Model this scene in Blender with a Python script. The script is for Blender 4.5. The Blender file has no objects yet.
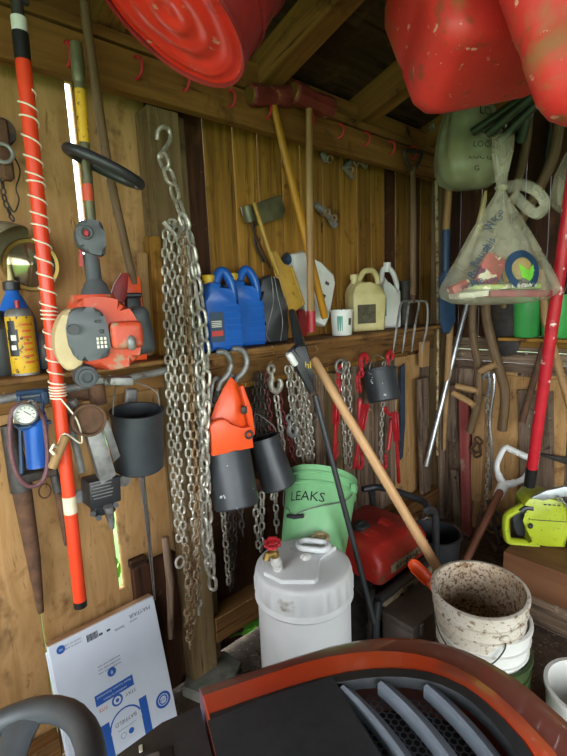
import bpy, bmesh, math, random
from mathutils import Vector, Matrix, noise as mnoise
random.seed(7)
C = bpy.context.scene.collection
SC = bpy.context.scene
R = math.radians
# ---------------------------------------------------------------- camera, world, light, exposure
FPX, CAMH = 460.0, 1.45
_p, _ya, _r = R(9.6), R(47.5), R(2.3)
_v = Vector((math.cos(_ya), math.sin(_ya), 0)); _R0 = Vector((math.sin(_ya), -math.cos(_ya), 0)); _Z = Vector((0, 0, 1))
FW = math.cos(_p)*_v - math.sin(_p)*_Z; _U0 = math.sin(_p)*_v + math.cos(_p)*_Z
RT = math.cos(_r)*_R0 - math.sin(_r)*_U0; UP = math.sin(_r)*_R0 + math.cos(_r)*_U0
EYE = Vector((0, 0, CAMH))
cam = bpy.data.cameras.new('camera'); camo = bpy.data.objects.new('camera', cam); C.objects.link(camo)
cam.sensor_fit = 'VERTICAL'; cam.sensor_height = 24.0; cam.lens = FPX/756*24.0; cam.clip_start = 0.02
m = Matrix((RT, UP, -FW)).transposed().to_4x4(); m.translation = EYE; camo.matrix_world = m
SC.camera = camo
w = bpy.data.worlds.new('sky'); SC.world = w; w.use_nodes = True
wn = w.node_tree; bgn = wn.nodes['Background']
wtc = wn.nodes.new('ShaderNodeTexCoord'); wsep = wn.nodes.new('ShaderNodeSeparateXYZ'); wr = wn.nodes.new('ShaderNodeValToRGB')
wn.links.new(wtc.outputs['Generated'], wsep.inputs[0]); wn.links.new(wsep.outputs['Z'], wr.inputs[0]); wn.links.new(wr.outputs[0], bgn.inputs[0])
wr.color_ramp.elements[0].position = 0.0; wr.color_ramp.elements[0].color = (.80, .86, .90, 1)
wr.color_ramp.elements[1].position = 0.7; wr.color_ramp.elements[1].color = (.86, .93, 1.0, 1)
bgn.inputs[1].default_value = 5.0
la = bpy.data.lights.new('doorway_daylight', 'AREA'); la.shape = 'RECTANGLE'; la.size = 3.0; la.size_y = 1.95
la.cycles.is_portal = True
lo = bpy.data.objects.new('doorway_daylight', la); C.objects.link(lo); lo.location = (-1.5, -0.5, .99); lo.rotation_euler = (0, R(-90), 0)
lb_ = bpy.data.lights.new('added_front_daylight', 'AREA'); lb_.shape = 'RECTANGLE'; lb_.size = 2.3; lb_.size_y = 1.85  # portal of an unseen front opening, added to brighten the lower part
lb_.cycles.is_portal = True
lp_ = bpy.data.objects.new('added_front_daylight', lb_); C.objects.link(lp_); lp_.location = (-.25, -2.15, .94); lp_.rotation_euler = (R(90), 0, 0)
vs = SC.view_settings; vs.view_transform = 'Standard'; vs.look = 'None'; vs.gamma = 1.0; vs.use_curve_mapping = False
SC.display_settings.display_device = 'sRGB'
vs.exposure = 1.45
SC.cycles.max_bounces = 8; SC.cycles.diffuse_bounces = 5; SC.cycles.transparent_max_bounces = 12
# ---------------------------------------------------------------- helpers
def P(px, py, x=None, y=None, z=None, d=None):
    """the point of the place seen at a photo position, on the wall plane / height given"""
    q = FW + RT*((px-283.5)/FPX) + UP*((378-py)/FPX)
    if d is not None: t = d
    elif x is not None: t = x/q.x
    elif y is not None: t = y/q.y
    else: t = (z-CAMH)/q.z
    return EYE + q*t
def V(*a): return Vector(a)
def frame(o, x=None, z=None, y=None):
    """matrix with origin o; give two axes"""
    if x is not None and z is not None:
        Zv = Vector(z).normalized(); Xv = Vector(x); Xv = (Xv - Zv*Xv.dot(Zv)).normalized(); Yv = Zv.cross(Xv)
    elif y is not None and z is not None:
        Yv = Vector(y).normalized(); Zv = Vector(z); Zv = (Zv - Yv*Zv.dot(Yv)).normalized(); Xv = Yv.cross(Zv)
    elif x is not None and y is not None:
        Xv = Vector(x).normalized(); Yv = Vector(y); Yv = (Yv - Xv*Yv.dot(Xv)).normalized(); Zv = Xv.cross(Yv)
    elif z is not None:
        Zv = Vector(z).normalized(); h = V(0, 0, 1) if abs(Zv.z) < .9 else V(0, 1, 0)
        Xv = h.cross(Zv).normalized(); Yv = Zv.cross(Xv)
    else:
        Xv, Yv, Zv = V(1, 0, 0), V(0, 1, 0), V(0, 0, 1)
    M = Matrix((Xv, Yv, Zv)).transposed().to_4x4(); M.translation = Vector(o); return M
def rotm(o, rx=0, ry=0, rz=0):
    from mathutils import Euler
    return Matrix.Translation(Vector(o)) @ Euler((R(rx), R(ry), R(rz)), 'XYZ').to_matrix().to_4x4()
_boxcache = {}
def _box_geo(sx, sy, sz, bev, seg):
    k = (round(sx, 4), round(sy, 4), round(sz, 4), round(bev, 4), seg)
    if k not in _boxcache:
        bm = bmesh.new(); bmesh.ops.create_cube(bm, size=1)
        for v in bm.verts: v.co = V(v.co.x*sx, v.co.y*sy, v.co.z*sz)
        if bev > 0: bmesh.ops.bevel(bm, geom=bm.edges[:], offset=bev, segments=seg, profile=.5, affect='EDGES')
        bm.verts.index_update()
        _boxcache[k] = ([v.co.copy() for v in bm.verts], [[v.index for v in f.verts] for f in bm.faces]); bm.free()
    return _boxcache[k]
_txt = {}
def text_geo(s, size):
    k = (s, size)
    if k not in _txt:
        cu = bpy.data.curves.new('t', 'FONT'); cu.body = s; cu.size = size; cu.align_x = 'CENTER'; cu.align_y = 'CENTER'; cu.resolution_u = 2
        ob = bpy.data.objects.new('t', cu); me = ob.to_mesh()
        _txt[k] = ([v.co.copy() for v in me.vertices], [list(p.vertices) for p in me.polygons])
        ob.to_mesh_clear(); bpy.data.objects.remove(ob); bpy.data.curves.remove(cu)
    return _txt[k]
def smooth2d(poly, k=4):
    n = len(poly); out = []
    for i in range(n):
        a, b, c, d = poly[i-1], poly[i], poly[(i+1) % n], poly[(i+2) % n]
        for j in range(k):
            t = j/k
            out.append(tuple(.5*((2*b[q])+(c[q]-a[q])*t+(2*a[q]-5*b[q]+4*c[q]-d[q])*t*t+(3*b[q]-a[q]-3*c[q]+d[q])*t**3) for q in (0, 1)))
    return out
class MB:
    def __init__(s): s.v = []; s.f = []; s.tc = []; s.rn = []; s.mi = []
    def add(s, vs, fs, tc=None, mi=0, rnd=None):
        b = len(s.v); s.v += [Vector(v) for v in vs]
        off = V(random.random()*5, random.random()*5, random.random()*5); rr = random.random() if rnd is None else rnd
        s.tc += [Vector(t)+off for t in (tc if tc is not None else vs)]; s.rn += [rr]*len(vs)
        s.f += [[b+i for i in f] for f in fs]; s.mi += [mi]*len(fs); return s
    def box(s, M, sx, sy, sz, bev=.003, seg=1, mi=0, rnd=None):
        if not isinstance(M, Matrix): M = Matrix.Translation(Vector(M))
        vs, fs = _box_geo(sx, sy, sz, min(bev, .49*min(sx, sy, sz)), seg)
        ax = max(range(3), key=lambda i: (sx, sy, sz)[i])
        tc = [V(v.y, v.z, v.x) if ax == 0 else (V(v.z, v.x, v.y) if ax == 1 else v.copy()) for v in vs]
        return s.add([M@v for v in vs], fs, tc, mi, rnd)
    def tube(s, pts, r, n=10, cap=True, mi=0, rnd=None, flat=1.0, up=None, closed=False):
        pts = [Vector(p) for p in pts]; k = len(pts); rs = r if isinstance(r, (list, tuple)) else [r]*k
        T = []
        for i in range(k):
            if closed: t = pts[(i+1) % k]-pts[i-1]
            else: t = pts[min(i+1, k-1)]-pts[max(i-1, 0)]
            T.append(t.normalized() if t.length > 1e-9 else V(0, 0, 1))
        u = Vector(up) if up is not None else (V(0, 0, 1) if abs(T[0].z) < .9 else V(1, 0, 0))
        vs, tc, fs = [], [], []; L = 0
        for i in range(k):
            u = (u - T[i]*u.dot(T[i])).normalized(); w_ = T[i].cross(u)
            if i: L += (pts[i]-pts[i-1]).length
            for j in range(n):
                a = 2*math.pi*j/n
                vs.append(pts[i] + u*(math.cos(a)*rs[i]) + w_*(math.sin(a)*rs[i]*flat)); tc.append(V(math.cos(a)*rs[i], math.sin(a)*rs[i], L))
        for i in range(k if closed else k-1):
            for j in range(n):
                i2 = (i+1) % k
                fs.append([i*n+j, i*n+(j+1) % n, i2*n+(j+1) % n, i2*n+j])
        if cap and not closed:
            fs.append([j for j in range(n)][::-1]); fs.append([(k-1)*n+j for j in range(n)])
        return s.add(vs, fs, tc, mi, rnd)
    def lathe(s, prof, M=None, n=24, mi=0, rnd=None, a0=0, a1=2*math.pi, fn=None):
        M = M if isinstance(M, Matrix) else Matrix.Translation(Vector(M or (0, 0, 0)))
        full = abs(a1-a0-2*math.pi) < 1e-6; cols = n if full else n+1
        vs, tc, fs = [], [], []
        for (r_, z_) in prof:
            for j in range(cols):
                a = a0+(a1-a0)*j/n; q = V(math.cos(a)*r_, math.sin(a)*r_, z_)
                if fn: q = fn(q, a)
                vs.append(M@q); tc.append(q)
        for i in range(len(prof)-1):
            for j in range(n):
                j2 = (j+1) % cols
                fs.append([i*cols+j, i*cols+j2, (i+1)*cols+j2, (i+1)*cols+j])
        return s.add(vs, fs, tc, mi, rnd)
    def prism(s, poly, M, t, mi=0, rnd=None, bev=0.0):
        """outline in local X,Z; thickness t along local Y (centred)"""
        a = sum(poly[i][0]*poly[(i+1) % len(poly)][1]-poly[(i+1) % len(poly)][0]*poly[i][1] for i in range(len(poly)))
        if a > 0: poly = poly[::-1]
        bm = bmesh.new()
        f1 = [bm.verts.new((x, -t/2, z)) for x, z in poly]; f2 = [bm.verts.new((x, t/2, z)) for x, z in poly]
        n = len(poly)
        bm.faces.new(f1[::-1]); bm.faces.new(f2)
        for i in range(n): bm.faces.new([f1[i], f1[(i+1) % n], f2[(i+1) % n], f2[i]])
        if bev > 0:
            ed = [e for e in bm.edges if abs(e.verts[0].co.y-e.verts[1].co.y) < 1e-6]
            bmesh.ops.bevel(bm, geom=ed, offset=bev, segments=2, profile=.5, affect='EDGES')
        bmesh.ops.recalc_face_normals(bm, faces=bm.faces[:])
        bmesh.ops.triangulate(bm, faces=[f for f in bm.faces if len(f.verts) > 4])
        bm.verts.index_update()
        vs = [v.co.copy() for v in bm.verts]; fs = [[v.index for v in f.verts] for f in bm.faces]; bm.free()
        return s.add([M@v for v in vs], fs, vs, mi, rnd)
    def poly(s, pts, M, mi=0):
        """flat polygon in local X,Y"""
        return s.add([M@V(x, y, 0) for x, y in pts], [list(range(len(pts)))], [V(x, y, 0) for x, y in pts], mi)
    def loft(s, rings, cap=True, mi=0, rnd=None):
        n = len(rings[0]); vs = [Vector(p) for r_ in rings for p in r_]; fs = []
        for i in range(len(rings)-1):
            for j in range(n): fs.append([i*n+j, i*n+(j+1) % n, (i+1)*n+(j+1) % n, (i+1)*n+j])
        if cap: fs.append(list(range(n))[::-1]); fs.append([(len(rings)-1)*n+j for j in range(n)])
        return s.add(vs, fs, None, mi, rnd)
    def ball(s, o, rx, ry=None, rz=None, M=None, mi=0, n=14, rnd=None):
        ry = ry or rx; rz = rz or rx; M = M or Matrix.Translation(Vector(o))
        vs, fs = [], []; k = n//2
        for i in range(k+1):
            t = math.pi*i/k
            for j in range(n): vs.append(V(math.sin(t)*math.cos(2*math.pi*j/n)*rx, math.sin(t)*math.sin(2*math.pi*j/n)*ry, -math.cos(t)*rz))
        for i in range(k):
            for j in range(n): fs.append([i*n+j, i*n+(j+1) % n, (i+1)*n+(j+1) % n, (i+1)*n+j])
        return s.add([M@v for v in vs], fs, vs, mi, rnd)
    def ring(s, M, R_, r, n=20, m_=8, mi=0, a0=0, a1=2*math.pi, sx=1.0):
        full = abs(a1-a0-2*math.pi) < 1e-6; k = n if full else n+1
        return s.tube([M@V(math.cos(a0+(a1-a0)*i/n)*R_*sx, math.sin(a0+(a1-a0)*i/n)*R_, 0) for i in range(k)], r, m_, mi=mi, closed=full, up=M.to_3x3()@V(0, 0, 1))
    def link(s, M, L, W, r, mi=0, n=5):
        h = L/2-W/2; q = W/2-r; pts = []
        for i in range(n+1): a = -math.pi/2+math.pi*i/n; pts.append(M@V(q*math.sin(a), 0, h+q*math.cos(a)))
        for i in range(n+1): a = math.pi/2+math.pi*i/n; pts.append(M@V(q*math.sin(a), 0, -h+q*math.cos(a)))
        return s.tube(pts, r, 6, closed=True, mi=mi, up=M.to_3x3()@V(0, 1, 0))
    def chain(s, pts, L=.04, W=.026, r=.0035, mi=0, tw=None):
        pts = [Vector(p) for p in pts]; seg = []; tot = 0
        for a, b in zip(pts, pts[1:]): seg.append((tot, (b-a).length, a, b)); tot += (b-a).length
        pitch = L-2*r*1.05; n = max(1, int(tot/pitch)); tw = random.random()*1.2+.2 if tw is None else tw
        for i in range(n):
            t = (i+.5)*pitch
            for (t0, l, a, b) in seg:
                if t <= t0+l+1e-6: break
            o = a.lerp(b, min(1, (t-t0)/max(l, 1e-6))); d = (b-a).normalized()
            h = V(0, 1, 0) if abs(d.y) < .9 else V(1, 0, 0)
            xx = h.cross(d).normalized(); yy = d.cross(xx); ang = tw+(math.pi/2 if i % 2 else 0)+random.uniform(-.25, .25)
            s.link(frame(o, x=xx*math.cos(ang)+yy*math.sin(ang), z=d+V(random.uniform(-.06, .06), 0, 0)), L, W, r, mi)
        return s
    def text(s, st, size, M, mi=0, sx=1.0):
        vs, fs = text_geo(st, size)
        return s.add([M@V(v.x*sx, v.y, 0) for v in vs], fs, vs, mi)
    def pts(s, fn):
        s.v = [fn(v) for v in s.v]; return s
def mesh_from(mb, mats, loc, name, angle=38):
    me = bpy.data.meshes.new(name); loc = Vector(loc)
    me.from_pydata([tuple(v-loc) for v in mb.v], [], mb.f)
    a = me.attributes.new('tc', 'FLOAT_VECTOR', 'POINT'); a.data.foreach_set('vector', [c for t in mb.tc for c in t])
    a = me.attributes.new('rnd', 'FLOAT', 'POINT'); a.data.foreach_set('value', mb.rn)
    mats = mats if isinstance(mats, (list, tuple)) else [mats]
    for m_ in mats: me.materials.append(m_)
    me.polygons.foreach_set('material_index', mb.mi)
    me.validate(); me.update()
    me.shade_smooth(); me.set_sharp_from_angle(angle=R(angle))
    return me
def tag(o, label, cat, group=None, kind=None):
    if label: o['label'] = label
    if cat: o['category'] = cat
    if group: o['group'] = group
    if kind: o['kind'] = kind
    return o
def thing(name, label, cat, loc, group=None):
    o = bpy.data.objects.new(name, None); C.objects.link(o); o.location = loc; o.empty_display_size = .05
    return tag(o, label, cat, group)
def wloc(o):
    l = V(0, 0, 0)
    while o is not None: l = l+o.location; o = o.parent
    return l
def part(parent, name, mb, mats, label=None, pivot=None, angle=38, kind=None):
    base = wloc(parent); pv = base if pivot is None else Vector(pivot)
    o = bpy.data.objects.new(name, mesh_from(mb, mats, pv, name, angle)); C.objects.link(o)
    o.parent = parent; o.location = pv-base
    if label: o['label'] = label
    if kind: o['kind'] = kind
    return o
def single(name, mb, mats, label, cat, group=None, loc=None, kind=None, angle=38):
    if loc is None:
        n = len(mb.v); loc = V(sum(v.x for v in mb.v)/n, sum(v.y for v in mb.v)/n, min(v.z for v in mb.v))
    o = bpy.data.objects.new(name, mesh_from(mb, mats, loc, name, angle)); C.objects.link(o); o.location = loc
    return tag(o, label, cat, group, kind)
def struct(name, mb, mats, parent=None, angle=38):
    o = bpy.data.objects.new(name, mesh_from(mb, mats, (0, 0, 0), name, angle)); C.objects.link(o)
    if parent: o.parent = parent
    else: o['kind'] = 'structure'
    return o
# ---------------------------------------------------------------- materials
def hx(h):
    h = h.lstrip('#'); c = [int(h[i:i+2], 16)/255 for i in (0, 2, 4)]
    return tuple(x/12.92 if x <= .04045 else ((x+.055)/1.055)**2.4 for x in c)+(1,)
def pm(name, c, c2=None, sc=20, st=1.0, rough=.5, metal=0., bump=0., spots=(), var=0., spec=.5, coat=0., lo=.35, hi=.65, sw=0., bsc=None, streak=None):
    """procedural material on the piece's own coordinates: two tones through noise (stretched along the grain by st),
    stains with their own shapes, a little variation from piece to piece"""
    mt = bpy.data.materials.new(name); mt.use_nodes = True; nt = mt.node_tree; N = nt.nodes; Lk = nt.links
    b = N['Principled BSDF']; at = N.new('ShaderNodeAttribute'); at.attribute_name = 'tc'
    mp = N.new('ShaderNodeMapping'); mp.inputs['Scale'].default_value = (1, 1, st); Lk.new(at.outputs['Vector'], mp.inputs[0])
    def noise(scale, det=5, vec=None, dist=0., ro=.6):
        n = N.new('ShaderNodeTexNoise'); n.inputs['Scale'].default_value = scale; n.inputs['Detail'].default_value = det
        n.inputs['Roughness'].default_value = ro; n.inputs['Distortion'].default_value = dist
        Lk.new(vec or mp.outputs[0], n.inputs['Vector']); return n.outputs[0]
    def ramp(src, a, d):
        r_ = N.new('ShaderNodeMapRange'); r_.inputs[1].default_value = a; r_.inputs[2].default_value = d; r_.clamp = True; Lk.new(src, r_.inputs[0]); return r_.outputs[0]
    def mix(f, a, d):
        mx = N.new('ShaderNodeMix'); mx.data_type = 'RGBA'
        for key, val in ((0, f), (6, a), (7, d)):
            if isinstance(val, tuple): mx.inputs[key].default_value = val
            elif isinstance(val, (int, float)): mx.inputs[key].default_value = val
            else: Lk.new(val, mx.inputs[key])
        return mx.outputs[2]
    c1 = hx(c); col = c1; nz = None
    if c2:
        nz = noise(sc, 6, dist=sw); col = mix(ramp(nz, lo, hi), c1, hx(c2))
    if streak:
        col = mix(ramp(noise(streak[1], 4, dist=.4, ro=.7), streak[2], streak[2]+streak[3]), col, hx(streak[0]))
    for (sc_, ssc, thr, wid) in spots:
        col = mix(ramp(noise(ssc, 4, at.outputs['Vector'], .3, .65), thr, thr+wid), col, hx(sc_))
    if var:
        ar = N.new('ShaderNodeAttribute'); ar.attribute_name = 'rnd'
        mr = N.new('ShaderNodeMapRange'); mr.inputs[3].default_value = 1-var; mr.inputs[4].default_value = 1+var; Lk.new(ar.outputs['Fac'], mr.inputs[0])
        hs = N.new('ShaderNodeHueSaturation'); Lk.new(mr.outputs[0], hs.inputs['Value'])
        if isinstance(col, tuple): hs.inputs['Color'].default_value = col
        else: Lk.new(col, hs.inputs['Color'])
        col = hs.outputs[0]
    if isinstance(col, tuple): b.inputs['Base Color'].default_value = col
    else: Lk.new(col, b.inputs['Base Color'])
    b.inputs['Roughness'].default_value = rough; b.inputs['Metallic'].default_value = metal
    b.inputs['Specular IOR Level'].default_value = spec; b.inputs['Coat Weight'].default_value = coat
    if bump:
        bp = N.new('ShaderNodeBump'); bp.inputs['Strength'].default_value = bump; bp.inputs['Distance'].default_value = .004
        Lk.new(noise(bsc or sc*1.6, 5), bp.inputs['Height']); Lk.new(bp.outputs[0], b.inputs['Normal'])
    return mt
def wood(name, c, c2, c3=None, sc=26, st=.09, var=.25, rough=.75, bump=.4, spots=(), sw=.6, lo=.33, hi=.67, streak=None):
    s = ((c3, 7, .58, .16),) if c3 else ()
    return pm(name, c, c2, sc, st, rough, bump=bump, var=var, spots=s+tuple(spots), spec=.25, sw=sw, lo=lo, hi=hi, streak=streak)
# material palette
W_PLY = wood('weathered_plywood', '#987244', '#b48c5c', '#74502c', sc=16, st=.16, var=.10, sw=1.6, streak=('#6a4826', 55, .60, .12), spots=(('#4c3620', 5, .64, .12), ('#8f7a5c', 90, .66, .05)))
W_PINE = wood('yellow_pine_board', '#a0742e', '#74501e', '#4e3214', sc=30, st=.05, var=.42, sw=.9, streak=('#47300f', 48, .56, .12), spots=(('#3a2610', 9, .66, .06),))
W_DARK = wood('dark_old_board', '#4a2c19', '#2f1b10', '#5e3d22', sc=30, st=.06, var=.35, streak=('#1d120b', 60, .55, .1), spots=(('#7a5a3c', 26, .66, .06),))
W_BEAM = wood('rough_beam', '#8f6430', '#6b451d', '#503216', sc=24, st=.06, var=.15, streak=('#3d2710', 40, .58, .12), spots=(('#33200f', 7, .68, .05),))
W_GREY = wood('grey_weathered_wood', '#8a7460', '#5f4b3b', '#46372c', sc=34, st=.05, var=.3, bump=1.0, streak=('#33271e', 60, .52, .12), spots=(('#b09a80', 30, .64, .08), ('#2a1f18', 12, .66, .08)))
W_POST = wood('stud_wood', '#7f6a48', '#5e4a2e', '#453423', sc=30, st=.05, var=.2, streak=('#332513', 50, .57, .12))
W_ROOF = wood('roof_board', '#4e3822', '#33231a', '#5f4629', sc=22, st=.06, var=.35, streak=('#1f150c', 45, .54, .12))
W_SHELF = wood('shelf_board', '#8a6236', '#674522', '#3e2a18', sc=26, st=.06, var=.15, streak=('#33210f', 50, .56, .1), spots=(('#a88a62', 30, .66, .06),))
W_HAND = wood('tool_handle_wood', '#a58357', '#8a6740', '#6a4d30', sc=60, st=.05, var=.12, rough=.55, bump=.15)
W_PALE = wood('pale_handle_wood', '#c39a6e', '#a97e54', None, sc=60, st=.04, var=.08, rough=.5, bump=.1, spots=(('#6f6258', 3.2, .56, .1),))
W_OLDH = wood('grey_brown_handle', '#7d6448', '#5c4731', '#463525', sc=50, st=.05, var=.15, rough=.6, bump=.3)
W_YEL = wood('varnished_yellow_handle', '#c98f2c', '#b07820', None, sc=50, st=.04, rough=.35, bump=.05)
W_RED = wood('worn_red_board', '#7d3430', '#92504a', '#9d8a76', sc=30, st=.05, var=.1, bump=.6)
DIRT = pm('dirt_floor', '#5a4634', '#3c2f25', 30, rough=.95, bump=1.0, spots=(('#85705a', 60, .58, .1),))
STONE = pm('flat_stone', '#7f7d70', '#66665c', 18, rough=.9, bump=.7, spots=(('#4e5a44', 9, .55, .15),))
GRASS = pm('outdoor_grass', '#4f7a2e', '#3b5f22', 3, rough=.9)
LEAF = pm('green_leaf', '#7cc040', '#529a2a', 12, rough=.5, var=.4)
STEEL = pm('galvanised_chain', '#c2bdae', '#8d877a', 40, rough=.38, metal=.45, spots=(('#6f5238', 14, .62, .12),))
STEELR = pm('rusty_chain', '#9a8466', '#7b5f42', 40, rough=.6, metal=.5, spots=(('#5b3d26', 20, .52, .12),))
CHDARK = pm('dark_chain', '#54504a', '#3a3733', 60, rough=.5, metal=.7)
CHRED = pm('dark_red_chain', '#7a2a2c', '#571d1f', 40, rough=.5, metal=.2)
IRON = pm('dark_iron', '#4c4742', '#353230', 30, rough=.6, metal=.5, spots=(('#5f4632', 12, .56, .15),), bump=.2)
RUST = pm('rusty_iron', '#6a4a34', '#4b3526', 25, rough=.85, metal=.2, bump=.4)
GREYMET = pm('grey_steel', '#8e8c88', '#6b6966', 25, rough=.45, metal=.3, spots=(('#594638', 16, .6, .1),))
CHROME = pm('bright_steel', '#c5c6c6', None, rough=.25, metal=.95)
ALU = pm('aluminium_tube', '#bfc0bf', '#a3a3a1', 30, rough=.35, metal=.8)
REDP = pm('red_painted_steel', '#b5232a', '#97181f', 30, rough=.45, spots=(('#5e1c18', 30, .62, .08),))
HOOKR = pm('red_vinyl', '#b3252b', None, rough=.5)
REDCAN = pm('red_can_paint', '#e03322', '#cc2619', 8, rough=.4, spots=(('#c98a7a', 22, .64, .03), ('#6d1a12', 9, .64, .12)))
REDCAN_D = pm('dark_red_shade', '#8c1f1c', '#6f1716', 12, rough=.5)  # side of the round can: its red with the shade put into the colour
REDPL = pm('red_jerry_plastic', '#d8382e', '#c02a24', 5, rough=.5, spots=(('#a4673f', 7, .56, .14), ('#d8a58c', 40, .64, .04), ('#7c4a2a', 13, .6, .12)))
BLUEPL = pm('blue_jug_plastic', '#1f5fb4', '#184f9c', 6, rough=.3)
YELCAP = pm('yellow_cap', '#d0a81c', None, rough=.45)
WHITEPL = pm('white_plastic', '#d9d8d2', '#cfcec6', 6, rough=.4, spots=(('#a39a8a', 11, .66, .1),))
DRUMW = pm('white_drum_plastic', '#e8eaea', '#dfe1e0', 5, rough=.38, spots=(('#a9a08f', 7, .66, .08), ('#8c7f6c', 60, .74, .03)))
CREAM = pm('yellowed_plastic', '#c9bb85', '#b3a26a', 10, rough=.45, spots=(('#6d5c34', 8, .6, .1),))
DIRTYW = pm('dirty_white_bucket', '#d6cfc2', '#c3b8a6', 9, rough=.55, spots=(('#8a7258', 55, .56, .08), ('#6c5640', 110, .62, .05)))
CAKED = pm('caked_bucket_inside', '#cfc2ae', '#b59d80', 12, rough=.8, bump=.6, spots=(('#7e5f42', 60, .50, .10), ('#4a3523', 120, .56, .06)))
BLACKPL = pm('black_plastic', '#232426', '#2c2d2f', 20, rough=.45)
BUCKETK = pm('black_rubber_bucket', '#34383b', '#2a2d30', 12, rough=.42, spots=(('#b9bbb8', 42, .73, .03),))
BUCKETW = pm('splashed_black_bucket', '#34383b', '#2a2d30', 12, rough=.45, spots=(('#c4c6c2', 26, .66, .03),))
GREENB = pm('light_green_bucket', '#7fb77f', '#74ab76', 5, rough=.45, spots=(('#9fae8a', 14, .66, .08),))
GREENB2 = pm('soiled_green_base', '#8a9a72', '#6e7d5a', 14, rough=.6, spots=(('#4a4632', 12, .56, .1),))
GREEND = pm('dark_green_bucket', '#33461f', '#2a3a1b', 8, rough=.4)
GREENP = pm('bright_green_pail', '#46a552', '#3b9247', 5, rough=.4)
GTUBE = pm('dark_green_tube', '#2e3d2b', '#243021', 12, rough=.45)
ORANGE = pm('orange_paint', '#e0431f', '#d63c1b', 5, rough=.38)
ORANGE2 = pm('orange_plastic', '#e2521f', '#d4481a', 10, rough=.4, spots=(('#9c3516', 18, .64, .1),))
ORANGED = pm('dusty_orange_plastic', '#c84a2a', '#b8442a', 10, rough=.5, spots=(('#a08468', 30, .56, .12),))
CORD = pm('white_cord', '#e0d6bc', None, rough=.8)
TAPE = pm('pale_tape', '#dccfae', '#c7b993', 30, rough=.6)
BLKTAPE = pm('black_tape', '#191919', None, rough=.4)
OLIVE = pm('olive_shaft', '#6c6a4c', '#54523c', 20, rough=.45, metal=.3)
YELLAB = pm('yellow_label', '#d2a522', '#c0921c', 20, rough=.5, spots=(('#332a1c', 80, .6, .03),))
GREYPL = pm('grey_plastic', '#55585a', '#4a4d4f', 14, rough=.5)
DKGREYPL = pm('dark_grey_plastic', '#3c3f41', '#333638', 14, rough=.5)
CREAMPL = pm('cream_plastic', '#cdb68a', '#bda678', 10, rough=.5)
BRASS = pm('brass', '#a98a4c', '#8b7038', 20, rough=.4, metal=.8)
GOLD = pm('ochre_paint', '#b08a35', '#97732a', 12, rough=.5, spots=(('#6e5420', 16, .6, .1),))
GLASSDK = pm('mirror_glass', '#8c8468', None, rough=.12, metal=.8)
CARD = pm('printed_cardboard', '#d5dbe4', '#cbd2dd', 4, rough=.7)
CARDB = pm('brown_cardboard', '#b08a64', None, rough=.8)
BLUEINK = pm('blue_ink', '#2159ab', None, rough=.6)
DKINK = pm('grey_ink', '#4b5158', None, rough=.7)
ORINK = pm('orange_ink', '#c8562a', None, rough=.6)
HOSE = pm('maroon_hose', '#6f4548', '#55363a', 150, rough=.6)
GAUGE = pm('gauge_face', '#cfd0c4', None, rough=.4)
LIME = pm('lime_plastic', '#a9b528', '#98a420', 8, rough=.4, spots=(('#3d3a20', 60, .62, .05), ('#6b6a2a', 14, .62, .1)))
SAWBAR = pm('saw_silver', '#a2a5a5', '#8a8d8d', 30, rough=.4, metal=.6)
BROWNBOX = wood('brown_panel', '#8a5f42', '#754c33', None, sc=12, st=.2, rough=.55, bump=.1)
TOOLBOX = pm('brown_steel_box', '#5e5149', '#4d423c', 10, rough=.5, spots=(('#7b6c60', 22, .62, .08),))
MAGENTA = pm('faded_magenta_plastic', '#8d2f46', '#7a2a3e', 8, rough=.55)
BLUEST = pm('blue_strap', '#2c3b4c', '#222e3c', 20, rough=.6)
BLUEPAINT = pm('navy_painted_steel', '#24405c', '#1d344c', 16, rough=.5)
GENRED = pm('generator_red', '#b5281f', '#99211a', 6, rough=.45, spots=(('#5c4334', 9, .55, .14), ('#c9b29c', 40, .68, .04)))
PLATE = pm('worn_name_plate', '#9a8a72', '#7d6d58', 30, rough=.5, spots=(('#3a2d24', 40, .58, .05),))
LABELW = pm('label_white', '#d8d4c4', None, rough=.6)
LABELK = pm('label_dark', '#3a3424', '#59513a', 40, rough=.6)
TEAL = pm('label_teal', '#4e8a7c', None, rough=.6)
INKK = pm('black_ink', '#16171a', None, rough=.5)
INKR = pm('red_ink', '#c0322a', None, rough=.5)
HOODRED = pm('dusty_hood_paint', '#9c4a36', '#8a3f2e', 5, rough=.32, coat=.3, spots=(('#a8735c', 14, .64, .08), ('#c9a590', 70, .74, .02)))
HOODOR = pm('orange_hood_paint', '#f2561f', '#ea4f1b', 5, rough=.3, coat=.3)
HOODBLK = pm('black_hood_plastic', '#2e3032', '#26282a', 60, rough=.5, spots=(('#6d6b68', 50, .74, .02),))
HOODGRY = pm('grey_grille_plastic', '#6d747d', '#626971', 20, rough=.45)
WHEELK = pm('steering_grip', '#3a3d40', '#323538', 40, rough=.45)
TYRE = pm('tyre_rubber', '#1c1c1c', '#242424', 20, rough=.8)
PAPERW = pm('folded_paper', '#e0dccf', None, rough=.7)
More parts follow.
